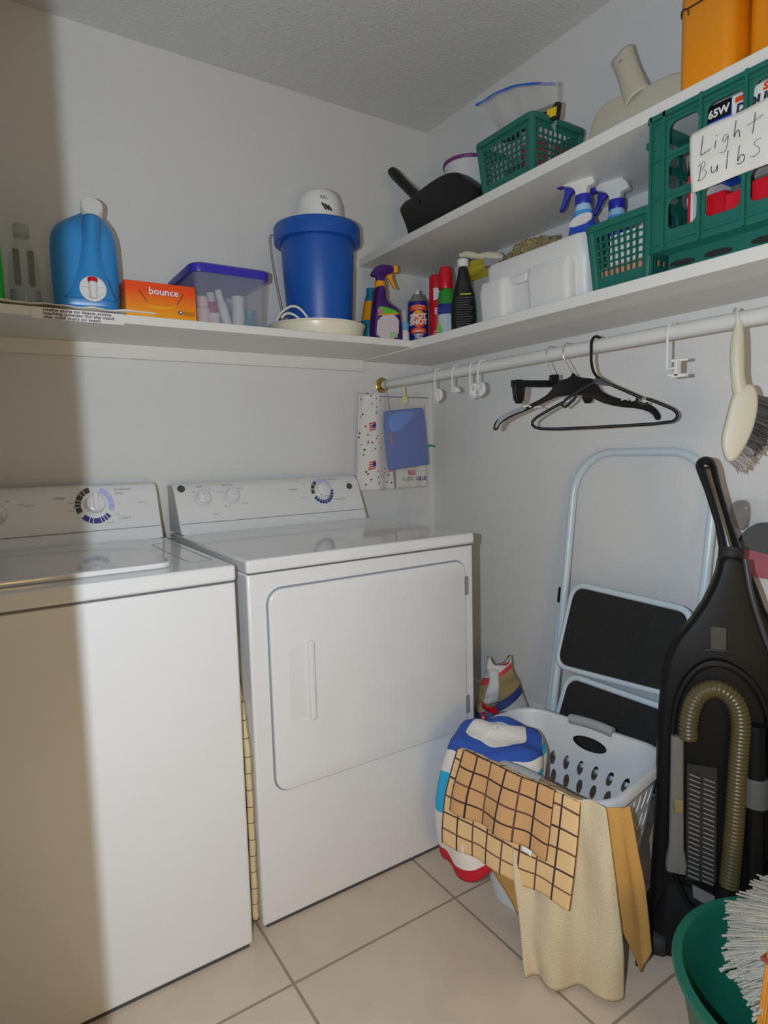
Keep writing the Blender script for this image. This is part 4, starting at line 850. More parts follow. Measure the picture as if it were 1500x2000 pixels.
b = B(); b.plate(chaikin([(-.034, -.082), (.006, -.072), (.013, -.056), (.024, -.072), (.074, -.077), (.082, -.095), (.095, -.115), (.14, -.134), (.20, -.144), (.235, -.154), (.257, -.178), (.258, -.194), (.246, -.196), (.236, -.176), (.20, -.162), (.14, -.156), (.09, -.142), (.06, -.122), (-.020, -.120), (-.06, -.136), (-.11, -.158), (-.16, -.176), (-.190, -.194), (-.197, -.212), (-.210, -.212), (-.206, -.190), (-.186, -.172), (-.14, -.154), (-.09, -.136), (-.05, -.112)], 1), t=.012, bevel=.003); b.build('shoulders', BLK, t, smooth=50)
b = B(); b.plate(chaikin([(-.19, -.172), (-.14, -.150), (-.12, -.148), (-.12, -.158), (-.16, -.170), (-.19, -.188), (-.202, -.208), (-.206, -.200)], 1), t=.001, y=-.0068); b.build('edge_inlay', mat('blue_grey_plastic', (.22, .25, .29), .4), t)
for x_, z_ in ((-.125, -.150), (.145, -.138)):
    for e in (0, .028):
        b = B(); b.tube([(x_ + e, -.007, z_ - e * .1), (x_ + e + .012, -.007, z_ + .004 - e * .1), (x_ + e + .020, -.007, z_ - .001 - e * .1)], .0022, 6); b.build('strap_notch', PLW, t)
t = hang_frame('trouser_hanger', 'black clip hanger with a straight bar and wire hook, furthest back of the three', -0.885, (.95, -.3))
wire_hook(t, .008, -.064, CHROME, (.95, -.3))
b = B(); b.box(-.127, .125, -.004, .004, -.092, -.073); b.build('bar', BLK, t, bevel=.002)
b = B(); b.plate([(-.006, -.085), (-.004, -.058), (.020, -.056), (.022, -.085)], t=.014, bevel=.002); b.build('hub', BLK, t)
for x_ in (-.105, .118):
    b = B(); b.plate(chaikin([(x_ - .018, -.072), (x_ + .016, -.072), (x_ + .018, -.095), (x_ + .012, -.138), (x_ - .010, -.138), (x_ - .016, -.095)], 1), [ell(x_ + .003, -.103, .004, .010)], t=.020, bevel=.003); b.build('clip', BLK, t, smooth=50)
# hanging brush
t = thing('counter_brush', 'white handled brush with grey bristles hanging by a loop from the rod', 'brush', (PX - .022, -1.412, PZ), math.atan2(-.8, .6))
b = B(); b.tube(chaikin([(.002, .024 + .02, .0), (.002, .02 + .02, .022), (.002, 0.022, .025), (.002, -.004, .012), (.002, -.004, -.01), (.006, -.002, -.02)], 1, False), .003, 8); b.build('loop', mat('clear_loop', (.7, .7, .68), .3), t)
b = B(); pts = [(.006, 0, -.004), (.004, 0, -.04), (.004, 0, -.08), (.006, 0, -.12), (.011, 0, -.150), (.014, 0, -.170)]
b.tube(pts, [.006, .0125, .0145, .0135, .015, .010], 16, flat=.8); b.build('handle', CREAM, t, smooth=60)
b = B(); b.plate(chaikin([(.004, -.150), (.034, -.134), (.048, -.172), (.040, -.232), (.022, -.278), (.002, -.306), (-.014, -.300), (-.024, -.258), (-.012, -.202), (-.005, -.165)], 2), t=.022, bevel=.007); b.build('head', CREAM, t, smooth=60)
BR = mat('dark_bristles', (.10, .095, .085), .9, var=.4, vscale=120); BR2 = mat('pale_bristles', (.42, .37, .36), .9, var=.2, vscale=120)
for nm, m_, u0, u1 in (('bristles', BR, .0, .72), ('bristles', BR2, .68, 1.0)):
    b = B()
    for k in range(260 if m_ is BR else 130):
        u = u0 + (u1 - u0) * random.random()
        e0 = Vector((.048, 0, -.165)); e1 = Vector((.036, 0, -.245)); e2 = Vector((-.008, 0, -.302))
        p = e0.lerp(e1, u / .55) if u < .55 else e1.lerp(e2, (u - .55) / .45)
        d = Vector((.9, 0, -.35 - .55 * u)).normalized(); L_ = .034 * (1 if u < .75 else .95) * random.uniform(.8, 1.1)
        q = Vector((0, random.uniform(-.008, .008), 0)); j = Vector((random.uniform(-.006, .006), random.uniform(-.004, .004), random.uniform(-.006, .006)))
        b.tube([p - d * .008 + q, p + d * L_ * .5 + q, p + d * L_ + q * 1.4 + j], .0011, 4, caps=False)
    b.build(nm, m_, t, smooth=90)
# towels and bags by the back wall
def hang_cloth(w0, w1, h, amp, seed, nf=3):
    def f(u, v):
        w_ = w0 + (w1 - w0) * v
        return ((u - .5) * w_ + .004 * noise.noise((u * 3, v * 4, seed)), amp * math.sin(u * math.pi * nf + seed + v) + .006 * noise.noise((u * 4, v * 4, seed + 5)), -v * h)
    return f
m = mat('patriotic_cloth', (.78, .76, .73), .9, bump=.4, bscale=400); nt = m.node_tree; pb = nt.nodes['Principled BSDF']
tc = nt.nodes.new('ShaderNodeTexCoord'); vo = nt.nodes.new('ShaderNodeTexVoronoi'); vo.inputs['Scale'].default_value = 55; vo.inputs['Randomness'].default_value = 1
cr = nt.nodes.new('ShaderNodeValToRGB'); cr.color_ramp.interpolation = 'CONSTANT'; cr.color_ramp.elements[0].color = (1, 1, 1, 1); cr.color_ramp.elements[1].position = .24; cr.color_ramp.elements[1].color = (0, 0, 0, 1)
c2 = nt.nodes.new('ShaderNodeValToRGB'); c2.color_ramp.interpolation = 'CONSTANT'
els = c2.color_ramp.elements; els[0].color = (.05, .06, .12, 1); els[1].position = .3; els[1].color = (.78, .76, .73, 1); e = els.new(.62); e.color = (.55, .08, .1, 1); e = els.new(.8); e.color = (.2, .2, .22, 1)
sx_ = nt.nodes.new('ShaderNodeSeparateXYZ'); mx = nt.nodes.new('ShaderNodeMix'); mx.data_type = 'RGBA'; mx.inputs[6].default_value = (.78, .76, .73, 1)
nt.links.new(tc.outputs['Object'], vo.inputs['Vector']); nt.links.new(vo.outputs['Distance'], cr.inputs['Fac']); nt.links.new(vo.outputs['Color'], sx_.inputs[0]); nt.links.new(sx_.outputs[0], c2.inputs['Fac'])
nt.links.new(cr.outputs['Color'], mx.inputs[0]); nt.links.new(c2.outputs['Color'], mx.inputs[7]); nt.links.new(mx.outputs[2], pb.inputs['Base Color'])
PATR = m
t = thing('kitchen_towel', 'white kitchen towel printed with small flags and dots, leftmost on the rod', 'towel', (-0.345, -0.095, 1.375))
b = B(); f = hang_cloth(.135, .175, .372, .012, .6, 2.2); b.grid(f, 22, 30); b.build('cloth', PATR, t, solid=.004)
for fx, fz in ((-.025, -.115), (-.030, -.262), (.055, -.275)):
    for k in range(4):
        b = B(); b.plate([(fx - .016, fz - k * .0085), (fx + .014, fz + .006 - k * .0085), (fx + .014, fz + .002 - k * .0085), (fx - .016, fz - .004 - k * .0085)], t=.0006, y=-.0175); b.build('flag_stripe', RED, t)
    b = B(); b.plate([(fx, fz - .002), (fx + .014, fz + .002), (fx + .014, fz - .016), (fx, fz - .018)], t=.0006, y=-.0182); b.build('flag_corner', NAVY, t)
t = thing('kitchen_towel', 'white kitchen towel lettered in red and blue behind the blue packet', 'towel', (-0.152, -0.055, 1.335))
b = B(); f = hang_cloth(.150, .155, .335, .0035, 2.0, 2); b.grid(f, 18, 26); b.build('cloth', mat('white_terry', (.76, .74, .69), .95, bump=.5, bscale=350), t, solid=.004)
for s_, q_, x_, z_, m_ in (('RED', .026, -.004, -.280, RED), ('WHITE', .023, -.026, -.305, GREYP), ('&', .012, .020, -.302, NAVY), ('BLUE', .023, .048, -.305, NAVY)):
    b = B(); b.text(s_, q_, x_, z_, -.0085, bold=.0004, sx=.8); b.build('lettering', m_, t)
for x_ in (-.035, .012):
    b = B(); b.plate([(x_ - .012, -.215), (x_ + .012, -.215), (x_ + .001, -.235), (x_ + .001, -.252), (x_ + .012, -.255), (x_ - .012, -.255), (x_ - .001, -.252), (x_ - .001, -.235)], t=.0005, y=-.0085); b.build('glass_print', RED if x_ < 0 else DGREY, t)
for k in range(12):
    b = B(); b.tube([(-.072, -.0066, -.02 - k * .017), (.072, -.0066, -.018 - k * .017)], .0006, 4); b.build('weave_line', mat('weave_grey', (.5, .49, .46), .9), t)
b = B(); b.tube(hook_path(.04), .0025, 8); 
t = thing('zip_bag', 'clear zip bag holding a folded blue cloth, hanging from the rod by a hook', 'bag', (-0.245, -0.135, 1.378))
b = B(); b.grid(lambda u, v: ((u - .5) * .225, -.010 - .008 * math.sin(u * 3.1), -v * .305), 14, 18); b.grid(lambda u, v: ((u - .5) * .225, .016 + .004 * math.sin(u * 3.1), -v * .305), 14, 18); b.build('film', FILM, t)
b = B(); b.box(-.112, .112, -.013, -.009, -.022, -.018); b.build('zip_seal', mat('violet_zip', (.20, .17, .30), .4), t)
b = B(); M = Matrix.Rotation(R(-5), 4, 'Y')
b.loft([[M @ Vector((x, y, z)) for x, y in rr(-.095 * k_, .095 * k_, -.008 * q_, .014 * q_, .007 * q_, 3)] for k_, q_, z in ((.85, .4, -.065), (.95, .9, -.07), (1, 1.2, -.12), (1, 1.2, -.22), (1.0, 1.0, -.285), (.98, .4, -.292))])
fold = b.build('folded_cloth', mat('denim_blue_cloth', A(62, 84, 150, .45), .9, bump=.4, bscale=300), t, smooth=60)
b = B(); b.plate(chaikin([(-.085, -.075), (.05, -.072), (.03, -.10), (-.02, -.135), (-.05, -.15), (-.088, -.14)], 2), t=.003, y=-.0125, M=M, bevel=.001); b.build('cloth_flap', mat('light_denim_cloth', A(72, 110, 175, .45), .9, bump=.4, bscale=300), fold)
b = B(); b.plate(chaikin([(-.088, -.15), (-.078, -.145), (-.076, -.19), (-.084, -.20)], 1), t=.001, y=-.0125, M=M); b.build('cloth_tag', mat('brown_tag', A(150, 90, 40, .5), .6), fold)
b = B(); b.tube([(.0, .0, .035), (.0, -.012, .018), (.002, -.014, -.02)], .003, 8); b.plate(ell(.0, -.03, .012, .014), t=.004, y=-.014); b.build('hook', mat('pale_yellow_plastic', A(205, 200, 120, .55), .4), t)
t = thing('zip_bag', 'empty clear bag with green slider hanging in the corner behind the lettered towel', 'bag', (-0.085, -0.035, 1.165), R(-10))
b = B(); b.grid(lambda u, v: ((u - .5) * .14 - .05 * v, .004 * math.sin(v * 9 + u * 4), -v * .285), 12, 16); b.build('film', FILM, t)
b = B(); b.tube([(.020, -.004, .004), (.045, -.006, .007), (.062, -.004, .001)], .004, 8); b.build('slider', mat('green_slider', A(20, 130, 75, .5), .4), t)

# ------------------------------------------------------------------ step ladder
t = thing('step_ladder', 'white tubular step ladder with black treads folded against the right wall', 'step ladder', (-0.185, -1.016, 0), rot3=(R(-8.53), 0, RW))
def ladder_arc(x0, x1, zt, r, n=9):
    a = [(x0 + r - r * math.cos(R(90 * k / n)), 0, zt - r + r * math.sin(R(90 * k / n))) for k in range(n + 1)]
    c = [(x1 - r + r * math.sin(R(90 * k / n)), 0, zt - r + r * math.cos(R(90 * k / n))) for k in range(n + 1)]
    return a + c
b = B(); b.tube([(-.222, 0, .012), (-.224, 0, .60), (-.230, 0, .90)] + ladder_arc(-.232, .228, 1.145, .135) + [(.228, 0, .80), (.224, 0, .5), (.22, 0, .012)], .0125, 14); b.build('front_frame', LADP, t, smooth=60)
for s in (-1, 1):
    b = B(); b.tube([(s * .248, .012, .012), (s * .247, .014, .685)], .0105, 12); b.build('rear_leg', LADP, t)
    b = B(); b.tube([(s * .247, .014, .655), (s * .247, .014, .705)], .0135, 12); b.build('leg_cap', BLK, t, bevel=.003)
    b = B(); b.box(s * .236 - .008, s * .236 + .008, .004, .022, .70, .76); b.build('pivot_bracket', STEEL, t, bevel=.002)
    for x_ in (.222, .248):
        b = B(); b.tube([(s * x_, 0 if x_ < .23 else .012, .0), (s * x_, 0 if x_ < .23 else .012, .035)], .0145, 12); b.build('foot', BLK, t)
b = B(); b.tube([(-.245, .014, .46), (.245, .014, .46)], .010, 10); b.build('rear_brace', LADP, t)
b = B(); b.box(-.21, .21, .004, .010, .445, .50); b.build('cross_plate', mat('ladder_grey_paint', (.50, .54, .56), .4), t, bevel=.002)  # grey crosspiece, darker than the frame tubes
for q in ([(-.203, .462), (.20, .490), (.222, .722), (-.165, .730)], [(-.2, .19), (.20, .21), (.205, .450), (-.150, .447)]):
    o_ = []
    n4 = len(q)
    for i in range(n4):
        a, c, d = Vector(q[i - 1]), Vector(q[i]), Vector(q[(i + 1) % n4]); e0 = (a - c).normalized() * .045; e1 = (d - c).normalized() * .045
        for k in range(7):
            s_ = k / 6; o_.append(tuple((c + e0).lerp(c, s_).lerp(c.lerp(c + e1, s_), s_)))
    cx, cz = sum(p[0] for p in o_) / len(o_), sum(p[1] for p in o_) / len(o_)
    inn = [(cx + (x - cx) * .955, cz + (z - cz) * .93) for x, z in o_]
    b = B(); b.tube([(x, -.030, z) for x, z in o_], .0095, 10, closed=True); st = b.build('step', LADP, t, smooth=60)
    b = B(); b.plate(inn, t=.010, y=-.032); b.build('tread_mat', mat('rubber_tread', (.018, .017, .016), .75, bump=.6, bscale=600, var=.5, vscale=90), st)

# ------------------------------------------------------------------ vacuum cleaner
t = thing('vacuum_cleaner', 'black upright vacuum with an olive ribbed hose, leaning at the right edge', 'vacuum cleaner', (-.411, -1.369, 0), rot3=(R(-5), 0, math.atan2(-.8, .6)))
GB = mat('vacuum_black', (.007, .0068, .007), .45, var=.2, vscale=30, spec=.18)
out = [(-.024, .052), (-.034, .065), (-.031, .17), (-.025, .291), (-.020, .578), (-.001, .698), (.061, .784), (.094, .861), (.102, .913), (.146, .914), (.169, .859), (.195, .781), (.245, .700), (.262, .60), (.265, .30), (.265, .052)]
b = B(); b.plate(chaikin(out, 1), t=.060, y=.030, bevel=.012); b.build('body', GB, t, smooth=50)
b = B(); b.plate(chaikin([(.0, .10), (.0, .509), (.010, .60), (.045, .665), (.095, .690), (.150, .665), (.185, .62), (.205, .55), (.212, .10)], 2), [chaikin([(.010, .11), (.010, .509), (.020, .59), (.052, .65), (.095, .672), (.143, .65), (.175, .61), (.195, .545), (.202, .11)], 2)], t=.022, y=-.008, bevel=.004); b.build('well_rim', GB, t, smooth=50)
b = B(); b.tube([(.124, .028, .86), (.124, .028, .92), (.108, .026, .985), (.086, .022, 1.06), (.073, .020, 1.105)], [.030, .023, .0175, .018, .0215], 18, flat=.9); b.sphere((.071, .020, 1.110), .0212, 18); b.build('handle', mat('vacuum_gloss', (.007, .007, .008), .25, spec=.4), t, smooth=60)
b = B(); b.tube([(.124, .028, .895), (.126, .028, .93)], .026, 18); b.build('handle_collar', BLKM, t)
b = B(); b.tube(chaikin([(.148, .0, .905), (.158, -.006, .83), (.185, -.006, .74), (.215, -.006, .66), (.228, -.004, .55), (.232, -.002, .40)], 2, False), .006, 8); b.build('cord_channel', mat('vacuum_grey_edge', (.05, .05, .055), .4), t, smooth=60)
b = B(); b.box(.080, .115, -.006, .004, .70, .755); b.box(.07, .12, -.008, .002, .698, .704); b.build('latch', mat('vacuum_dark_grey', (.035, .035, .036), .4), t, bevel=.003)
hp = chaikin([(.038, -.026, .505), (.037, -.026, .545), (.050, -.026, .602), (.088, -.028, .628), (.128, -.027, .605), (.142, -.026, .555), (.137, -.024, .48), (.132, -.022, .35), (.125, -.018, .22), (.120, -.014, .165)], 3, False)
# resample evenly and rib
L_ = [0.0]
for i in range(1, len(hp)): L_.append(L_[-1] + (Vector(hp[i]) - Vector(hp[i - 1])).length)
pts = []; n_ = 300; k = 0
for i in range(n_ + 1):
    s_ = L_[-1] * i / n_
    while k < len(L_) - 2 and L_[k + 1] < s_: k += 1
    pts.append(Vector(hp[k]).lerp(Vector(hp[k + 1]), (s_ - L_[k]) / max(1e-6, L_[k + 1] - L_[k])))
b = B(); b.tube(pts, [.0205 if (i // 2) % 2 else .0188 for i in range(n_ + 1)], 20); b.build('hose', mat('olive_hose', A(84, 76, 48, .72), .35, var=.08, vscale=60), t, smooth=80)
b = B(); b.tube([(.120, -.012, .19), (.119, -.008, .10)], .027, 18); b.build('hose_socket', GB, t)
b = B(); b.loft([[(x, y - .022, z) for x, y in rr(-.019 * k_ + .016, .019 * k_ + .016, -.012 * k_, .012 * k_, .006, 3)] for k_, z in ((1.05, .205), (1.15, .225), (.82, .26), (.72, .40), (.70, .47), (.70, .508))]); b.build('crevice_tool', mat('tool_grey', A(104, 102, 96, .6), .45), t, smooth=50)
b = B(); b.box(.009, .029, -.036, -.008, .34, .37); b.build('tool_clip', mat('olive_clip', A(100, 92, 60, .4), .5), t, bevel=.003)
b = B(); b.box(.036, .098, -.016, .002, .185, .445); vp = b.build('vent_panel', BLKM, t, bevel=.002)
SL = mat('vent_glint', (.24, .235, .22), .4)  # pale colour stands in for light reflected off the vent slits
for c_, x_ in enumerate((.041, .070)):
    for k in range(22):
        z_ = .425 - k * .0108 - c_ * .006
        b = B(); b.plate([(x_, z_), (x_ + .022, z_ - .006), (x_ + .022, z_ - .0085), (x_, z_ - .0025)], t=.002, y=-.0175); b.build('vent_glint', SL, vp)
b = B(); b.plate([(.050, .178), (.098, .160), (.100, .128), (.052, .150)], t=.001, y=-.018); b.build('rating_label', mat('label_grey', (.16, .16, .165), .5), t)
b = B(); b.tube([(.170, -.022, .09), (.170, -.022, .385)], .0165, 16); b.tube([(.170, -.022, .43), (.168, -.020, .55)], .019, 16); b.build('wand', GB, t)
b = B(); b.tube([(.170, -.022, .375), (.170, -.022, .438)], .024, 18); b.build('wand_collar', mat('collar_grey', A(82, 86, 86, .62), .35), t, bevel=.003)
b = B(); rbox(b, [(.30, .15, .006, .03, .115, .055), (.31, .16, .02, .035, .115, .055), (.31, .16, .06, .035, .115, .055), (.28, .10, .12, .035, .115, .04), (.27, .07, .16, .03, .115, .035)]); b.build('floor_head', GB, t, smooth=60)
for x_ in (-.018, .25):
    b = B(); b.lathe([(.026, -.014), (.028, -.010), (.028, .010), (.026, .014)], 24, M=Matrix.Translation((x_, -.010, .028)) @ Matrix.Rotation(R(90), 4, 'Y')); b.build('wheel', BLKM, t)
# packet hung on the wall behind the vacuum
t = thing('hanging_packet', 'clear packet with a black gadget and red card on the wall behind the vacuum', 'packet', (-0.012, -1.345, 0.815), RW)
b = B(); b.plate(rr(-.062, .075, 0, .075, .004), t=.006, y=-.012); b.build('red_card', mat('dark_red_card', A(140, 35, 60, .4), .5), t)
b = B(); b.plate(chaikin([(-.045, .075), (.07, .06), (.07, .135), (.02, .145), (-.02, .120)], 1), t=.022, y=-.020, bevel=.005); b.build('gadget', BLK, t, smooth=50)
b = B(); b.plate(chaikin([(-.050, .125), (-.020, .115), (-.012, .160), (-.018, .195), (-.052, .190), (-.060, .160)], 1), t=.020, y=-.018, bevel=.004); b.build('gadget_strap', mat('smoky_plastic', (.22, .18, .16), .15, alpha=.75), t, smooth=50)
b = B(); b.grid(lambda u, v: (-.066 + u * .145, -.033 + .006 * noise.noise((u * 6, v * 6, 3)), v * .20), 14, 16); b.build('film', FILM, t)

# ------------------------------------------------------------------ paper bag in the corner by the dryer
t = thing('paper_bag', 'crumpled printed paper bag standing between the dryer and the right wall', 'bag', (-0.175, -0.60, 0), R(-22))
def pbag(u, v):
    a = u * 2 * math.pi; w_ = .088 * (1 if v < .62 else 1 - .55 * ((v - .62) / .38)); d_ = .055 * (1 if v < .5 else 1 - .75 * ((v - .5) / .5))
    c, s = math.cos(a), math.sin(a); x = w_ * math.copysign(abs(c) ** .45, c); y = d_ * math.copysign(abs(s) ** .45, s)
    n_ = .010 * noise.noise((x * 14, y * 14, v * 6)) + .010 * noise.noise((x * 30, y * 30, v * 14)) * (v > .5)
    return (x + n_ - .012 * v, y + n_, .002 + v * .42 + (.03 * c * c - .012) * (v > .99))
m = mat('bag_print', (.5, .5, .5), .45, bump=.4, bscale=60); nt = m.node_tree; pb = nt.nodes['Principled BSDF']
tc = nt.nodes.new('ShaderNodeTexCoord'); sp_ = nt.nodes.new('ShaderNodeSeparateXYZ'); nt.links.new(tc.outputs['Object'], sp_.inputs[0])
ma = nt.nodes.new('ShaderNodeMath'); ma.operation = 'MULTIPLY_ADD'; ma.inputs[1].default_value = -.55; nt.links.new(sp_.outputs[0], ma.inputs[0]); nt.links.new(sp_.outputs[2], ma.inputs[2])
cr = nt.nodes.new('ShaderNodeValToRGB'); cr.color_ramp.interpolation = 'CONSTANT'; es = cr.color_ramp.elements
es[0].color = (.62, .61, .57, 1); es[1].position = .275; es[1].color = (.04, .06, .22, 1)
for p_, c_ in ((.305, (.36, .28, .13, 1)), (.385, (.60, .05, .07, 1)), (.402, (.66, .65, .66, 1))):
    e = es.new(p_); e.color = c_
nt.links.new(ma.outputs[0], cr.inputs['Fac']); nt.links.new(cr.outputs['Color'], pb.inputs['Base Color'])
b = B(); b.grid(pbag, 56, 44, uv=False); b.build('sack', m, t, smooth=40)
b = B(); b.tube([pbag(u, 1.0) for u in [k / 20 * .5 for k in range(21)]], .0022, 6); b.tube([pbag(0.03, v) for v in [1 - k * .06 for k in range(7)]], .0022, 6); b.build('stitched_edge', mat('brown_stitch', (.22, .12, .05), .8), t)
b = B(); b.grid(lambda u, v: Vector(pbag(.57 + u * .17, .70 + v * .26)) + Vector((-.004, -.010 - .014 * math.sin(v * 3.1), 0)), 14, 14); fl_ = b.build('folded_flap', mat('white_bag_paper', (.62, .61, .62), .5, bump=.5, bscale=60), t, solid=.001)
b = B(); b.grid(lambda u, v: Vector(pbag(.55 + u * .18, .665 + v * .055 - u * .05)) + Vector((-.004, -.017, 0)), 12, 4); b.build('red_band', RED, t, solid=.001)
for k in range(5):
    b = B(); b.grid(lambda u, v, k=k: Vector(pbag(.66 + u * .17 - .01 * (k % 3), .585 - k * .028 + u * .05 + v * .010)) + Vector((0, -.003, 0)), 8, 1); b.build('print_line', DGREY if k % 2 == 0 else NAVY, t, solid=.0004)
b = B(); b.grid(lambda u, v: Vector(pbag(.55 + u * .05 + v * .03, .40 + v * .22)) + Vector((0, -.003, 0)), 4, 8); b.build('red_stripe', RED, t, solid=.0004)

# ------------------------------------------------------------------ laundry basket
BM = Matrix.Translation((-.4795, -1.109, 0)) @ Matrix.Rotation(R(10), 4, 'Z')
def BW(x, y, z): return BM @ Vector((x, y, z))
t = thing('laundry_basket', 'white plastic laundry basket with round holes, draped with towels', 'laundry basket', (-.4795, -1.109, 0), R(10))
HX, HY, BH, BRX = .168, .209, .40, .075
BT = .055                                     # inset of the floor on each side
def bside(kind, s, z, o):                     # s along the side at rim scale, o outward offset
    k = 1 - BT * (1 - z / BH) * (1.0)
    ins = BT * (1 - z / BH) ** 1.0
    if kind in ('+x', '-x'):
        sg_ = 1 if kind == '+x' else -1; hh = HY - BRX; return (sg_ * (HX - ins + o), s * (HY - ins - BRX) / hh, z)
    sg_ = 1 if kind == '+y' else -1; hh = HX - BRX; return (s * (HX - ins - BRX) / hh, sg_ * (HY - ins + o), z)
def wall_mesh(b, kind, holes, hh):
    q = B(); q.plate([(-hh, .004), (hh, .004), (hh, BH), (-hh, BH)], holes, t=.003)
    q.v = [bside(kind, x, z, y) for x, y, z in q.v]; b.add(q.v, q.f)
b = B()
hy, hx = HY - BRX, HX - BRX
def rowell(s0, s1, n, z, a, bb, rot=0): return [ell(s0 + (s1 - s0) * i / (n - 1), z, a, bb, 14, rot) for i in range(n)]
hol = [ell(0, .355, .052, .019, 24)]
for j, z in enumerate((.285, .235, .185, .135, .085)): hol += rowell(-.12, .12, 6, z, .010, .0215, R(18))
wall_mesh(b, '+x', hol, hy)
hol2 = [ell(0, .355, .052, .019, 24)]
for z in (.285, .235, .185, .135, .085): hol2 += rowell(-.12, .12, 6, z, .010, .0215, R(18))
wall_mesh(b, '-x', hol2, hy)
h3 = []
for z in (.30, .25, .20, .15, .10): h3 += [ell(s, z, .0135, .0165, 16) for s in (-.092, -.055, .055, .092)]
wall_mesh(b, '+y', h3, hx)
h4 = []
for z in (.33, .275, .22, .165, .11): h4 += rowell(-.085, .085, 6, z, .0085, .023, R(-22))
wall_mesh(b, '-y', h4, hx)
for sx in (-1, 1):
    for sy in (-1, 1):
        for o in (-.0015, .0015):
            b.grid(lambda u, v: (lambda ins, a: (sx * (HX - ins - BRX + (BRX + o) * math.cos(a)), sy * (HY - ins - BRX + (BRX + o) * math.sin(a)), .004 + v * (BH - .004)))(BT * (1 - (.004 + v * (BH - .004)) / BH), u * math.pi / 2), 10, 4, uv=False)
bot = [(x, y) for x, y in rr(-HX + BT, HX - BT, -HY + BT, HY - BT, BRX - .002, 8)]
b.loft([[(x, y, .0) for x, y in bot], [(x, y, .006) for x, y in bot]])
b.build('tub', PLWK, t, smooth=40)
b = B(); rim = rr(-HX - .004, HX + .004, -HY - .004, HY + .004, BRX + .004, 8)
def rz(x, y): return BH + .012 * max(0, 1 - (y / .10) ** 2) * (abs(x) > HX - .02)
prof = []
for (o, dz) in ((-.006, -.004), (-.004, .004), (.004, .006), (.009, .002), (.010, -.016), (.007, -.018), (.004, -.006)):
    prof.append([(x * (1 + o / HX), y * (1 + o / HY), rz(x, y) + dz) for x, y in rim])
prof.append(prof[0]); b.loft(prof, caps=False); b.build('rim', PLWK, t, smooth=60)
for sx in (-1, 1):
    b = B(); b.tube([(sx * (HX + .002), y, rz(sx * HX, y) - .002) for y in [-.062 + .0124 * k for k in range(11)]], .0135, 12, flat=1.0); b.build('grip', GREYP, t, label='grey rubber grip')
b = B(); b.text('PATIENTS', .020, .045, 0, t=.0006, fn=lambda px, pz, d: (px, -HY + .030 - pz - .004, BH + .0062 + d) if 0 else bside('-y', px, BH - .006 - pz * .9, -.0042)); b.build('handwriting', MARK, t)
# things inside
b = B(); b.grid(lambda u, v: lump(u, v, (0, 0, 0), (.115, .155, .085), 1.7), 44, 28, uv=False); o = b.build('garment', GRYC); o.location = BW(.01, -.01, .105); o.rotation_euler = (0, 0, R(10)); tag(o, 'grey brown garment bundled in the bottom of the laundry basket', 'garment')

# ------------------------------------------------------------------ towels over the basket
BM = Matrix.Translation((-.463, -1.119, 0)) @ Matrix.Rotation(R(10), 4, 'Z')   # the cloths hang a finger's width clear of the rim
def clothmat(name, bands, rough=.95):
    m = mat(name, (.7, .7, .7), rough, bump=.6, bscale=300); nt = m.node_tree; pb = nt.nodes['Principled BSDF']
    uv = nt.nodes.new('ShaderNodeUVMap'); uv.uv_map = 'uv'; sp = nt.nodes.new('ShaderNodeSeparateXYZ'); nt.links.new(uv.outputs['UV'], sp.inputs[0])
    cr = nt.nodes.new('ShaderNodeValToRGB'); cr.color_ramp.interpolation = 'CONSTANT'; es = cr.color_ramp.elements
    es[0].color = (*bands[0][1], 1); es[1].position = bands[1][0]; es[1].color = (*bands[1][1], 1)
    for p_, c_ in bands[2:]: e = es.new(p_); e.color = (*c_, 1)
    nt.links.new(sp.outputs[1], cr.inputs['Fac']); nt.links.new(cr.outputs['Color'], pb.inputs['Base Color']); return m
WHT = A(205, 200, 195, .55)
STR = clothmat('striped_terry', [(0, WHT), (.24, A(40, 72, 150, .52)), (.42, WHT), (.53, A(35, 150, 190, .5)), (.74, WHT), (.93, A(165, 20, 40, .5))])
def striped(u, v):
    a = u * 2 * math.pi; out_ = .5 + .5 * math.cos(a - R(150)); out_ = out_ ** .7
    if v < .36: k = v / .36; r_ = .004 + .104 * k; z = .440 - .016 * k * k
    else: k = (v - .36) / .64; r_ = .108 + (.034 * math.sin(k * 2.4)) * out_ + .012 * k; z = .424 - (.07 + .245 * out_) * k ** 1.05
    f_ = (.009 * math.sin(u * 34 + 2 * v) * min(1, v * 1.6) + .018 * noise.noise((math.cos(a) * 1.6, math.sin(a) * 1.6, v * 3 + 7)))
    x, y = -.105 + (r_ + f_) * math.cos(a), .128 + (r_ + f_) * math.sin(a) * .98
    return BW(x, y, z + .022 * noise.noise((x * 14, y * 14, 1)))
b = B(); b.grid(striped, 96, 60); tag(b.build('beach_towel', STR, solid=.006), 'white towel with blue, turquoise and red stripes over the basket corner nearest the dryer', 'towel')
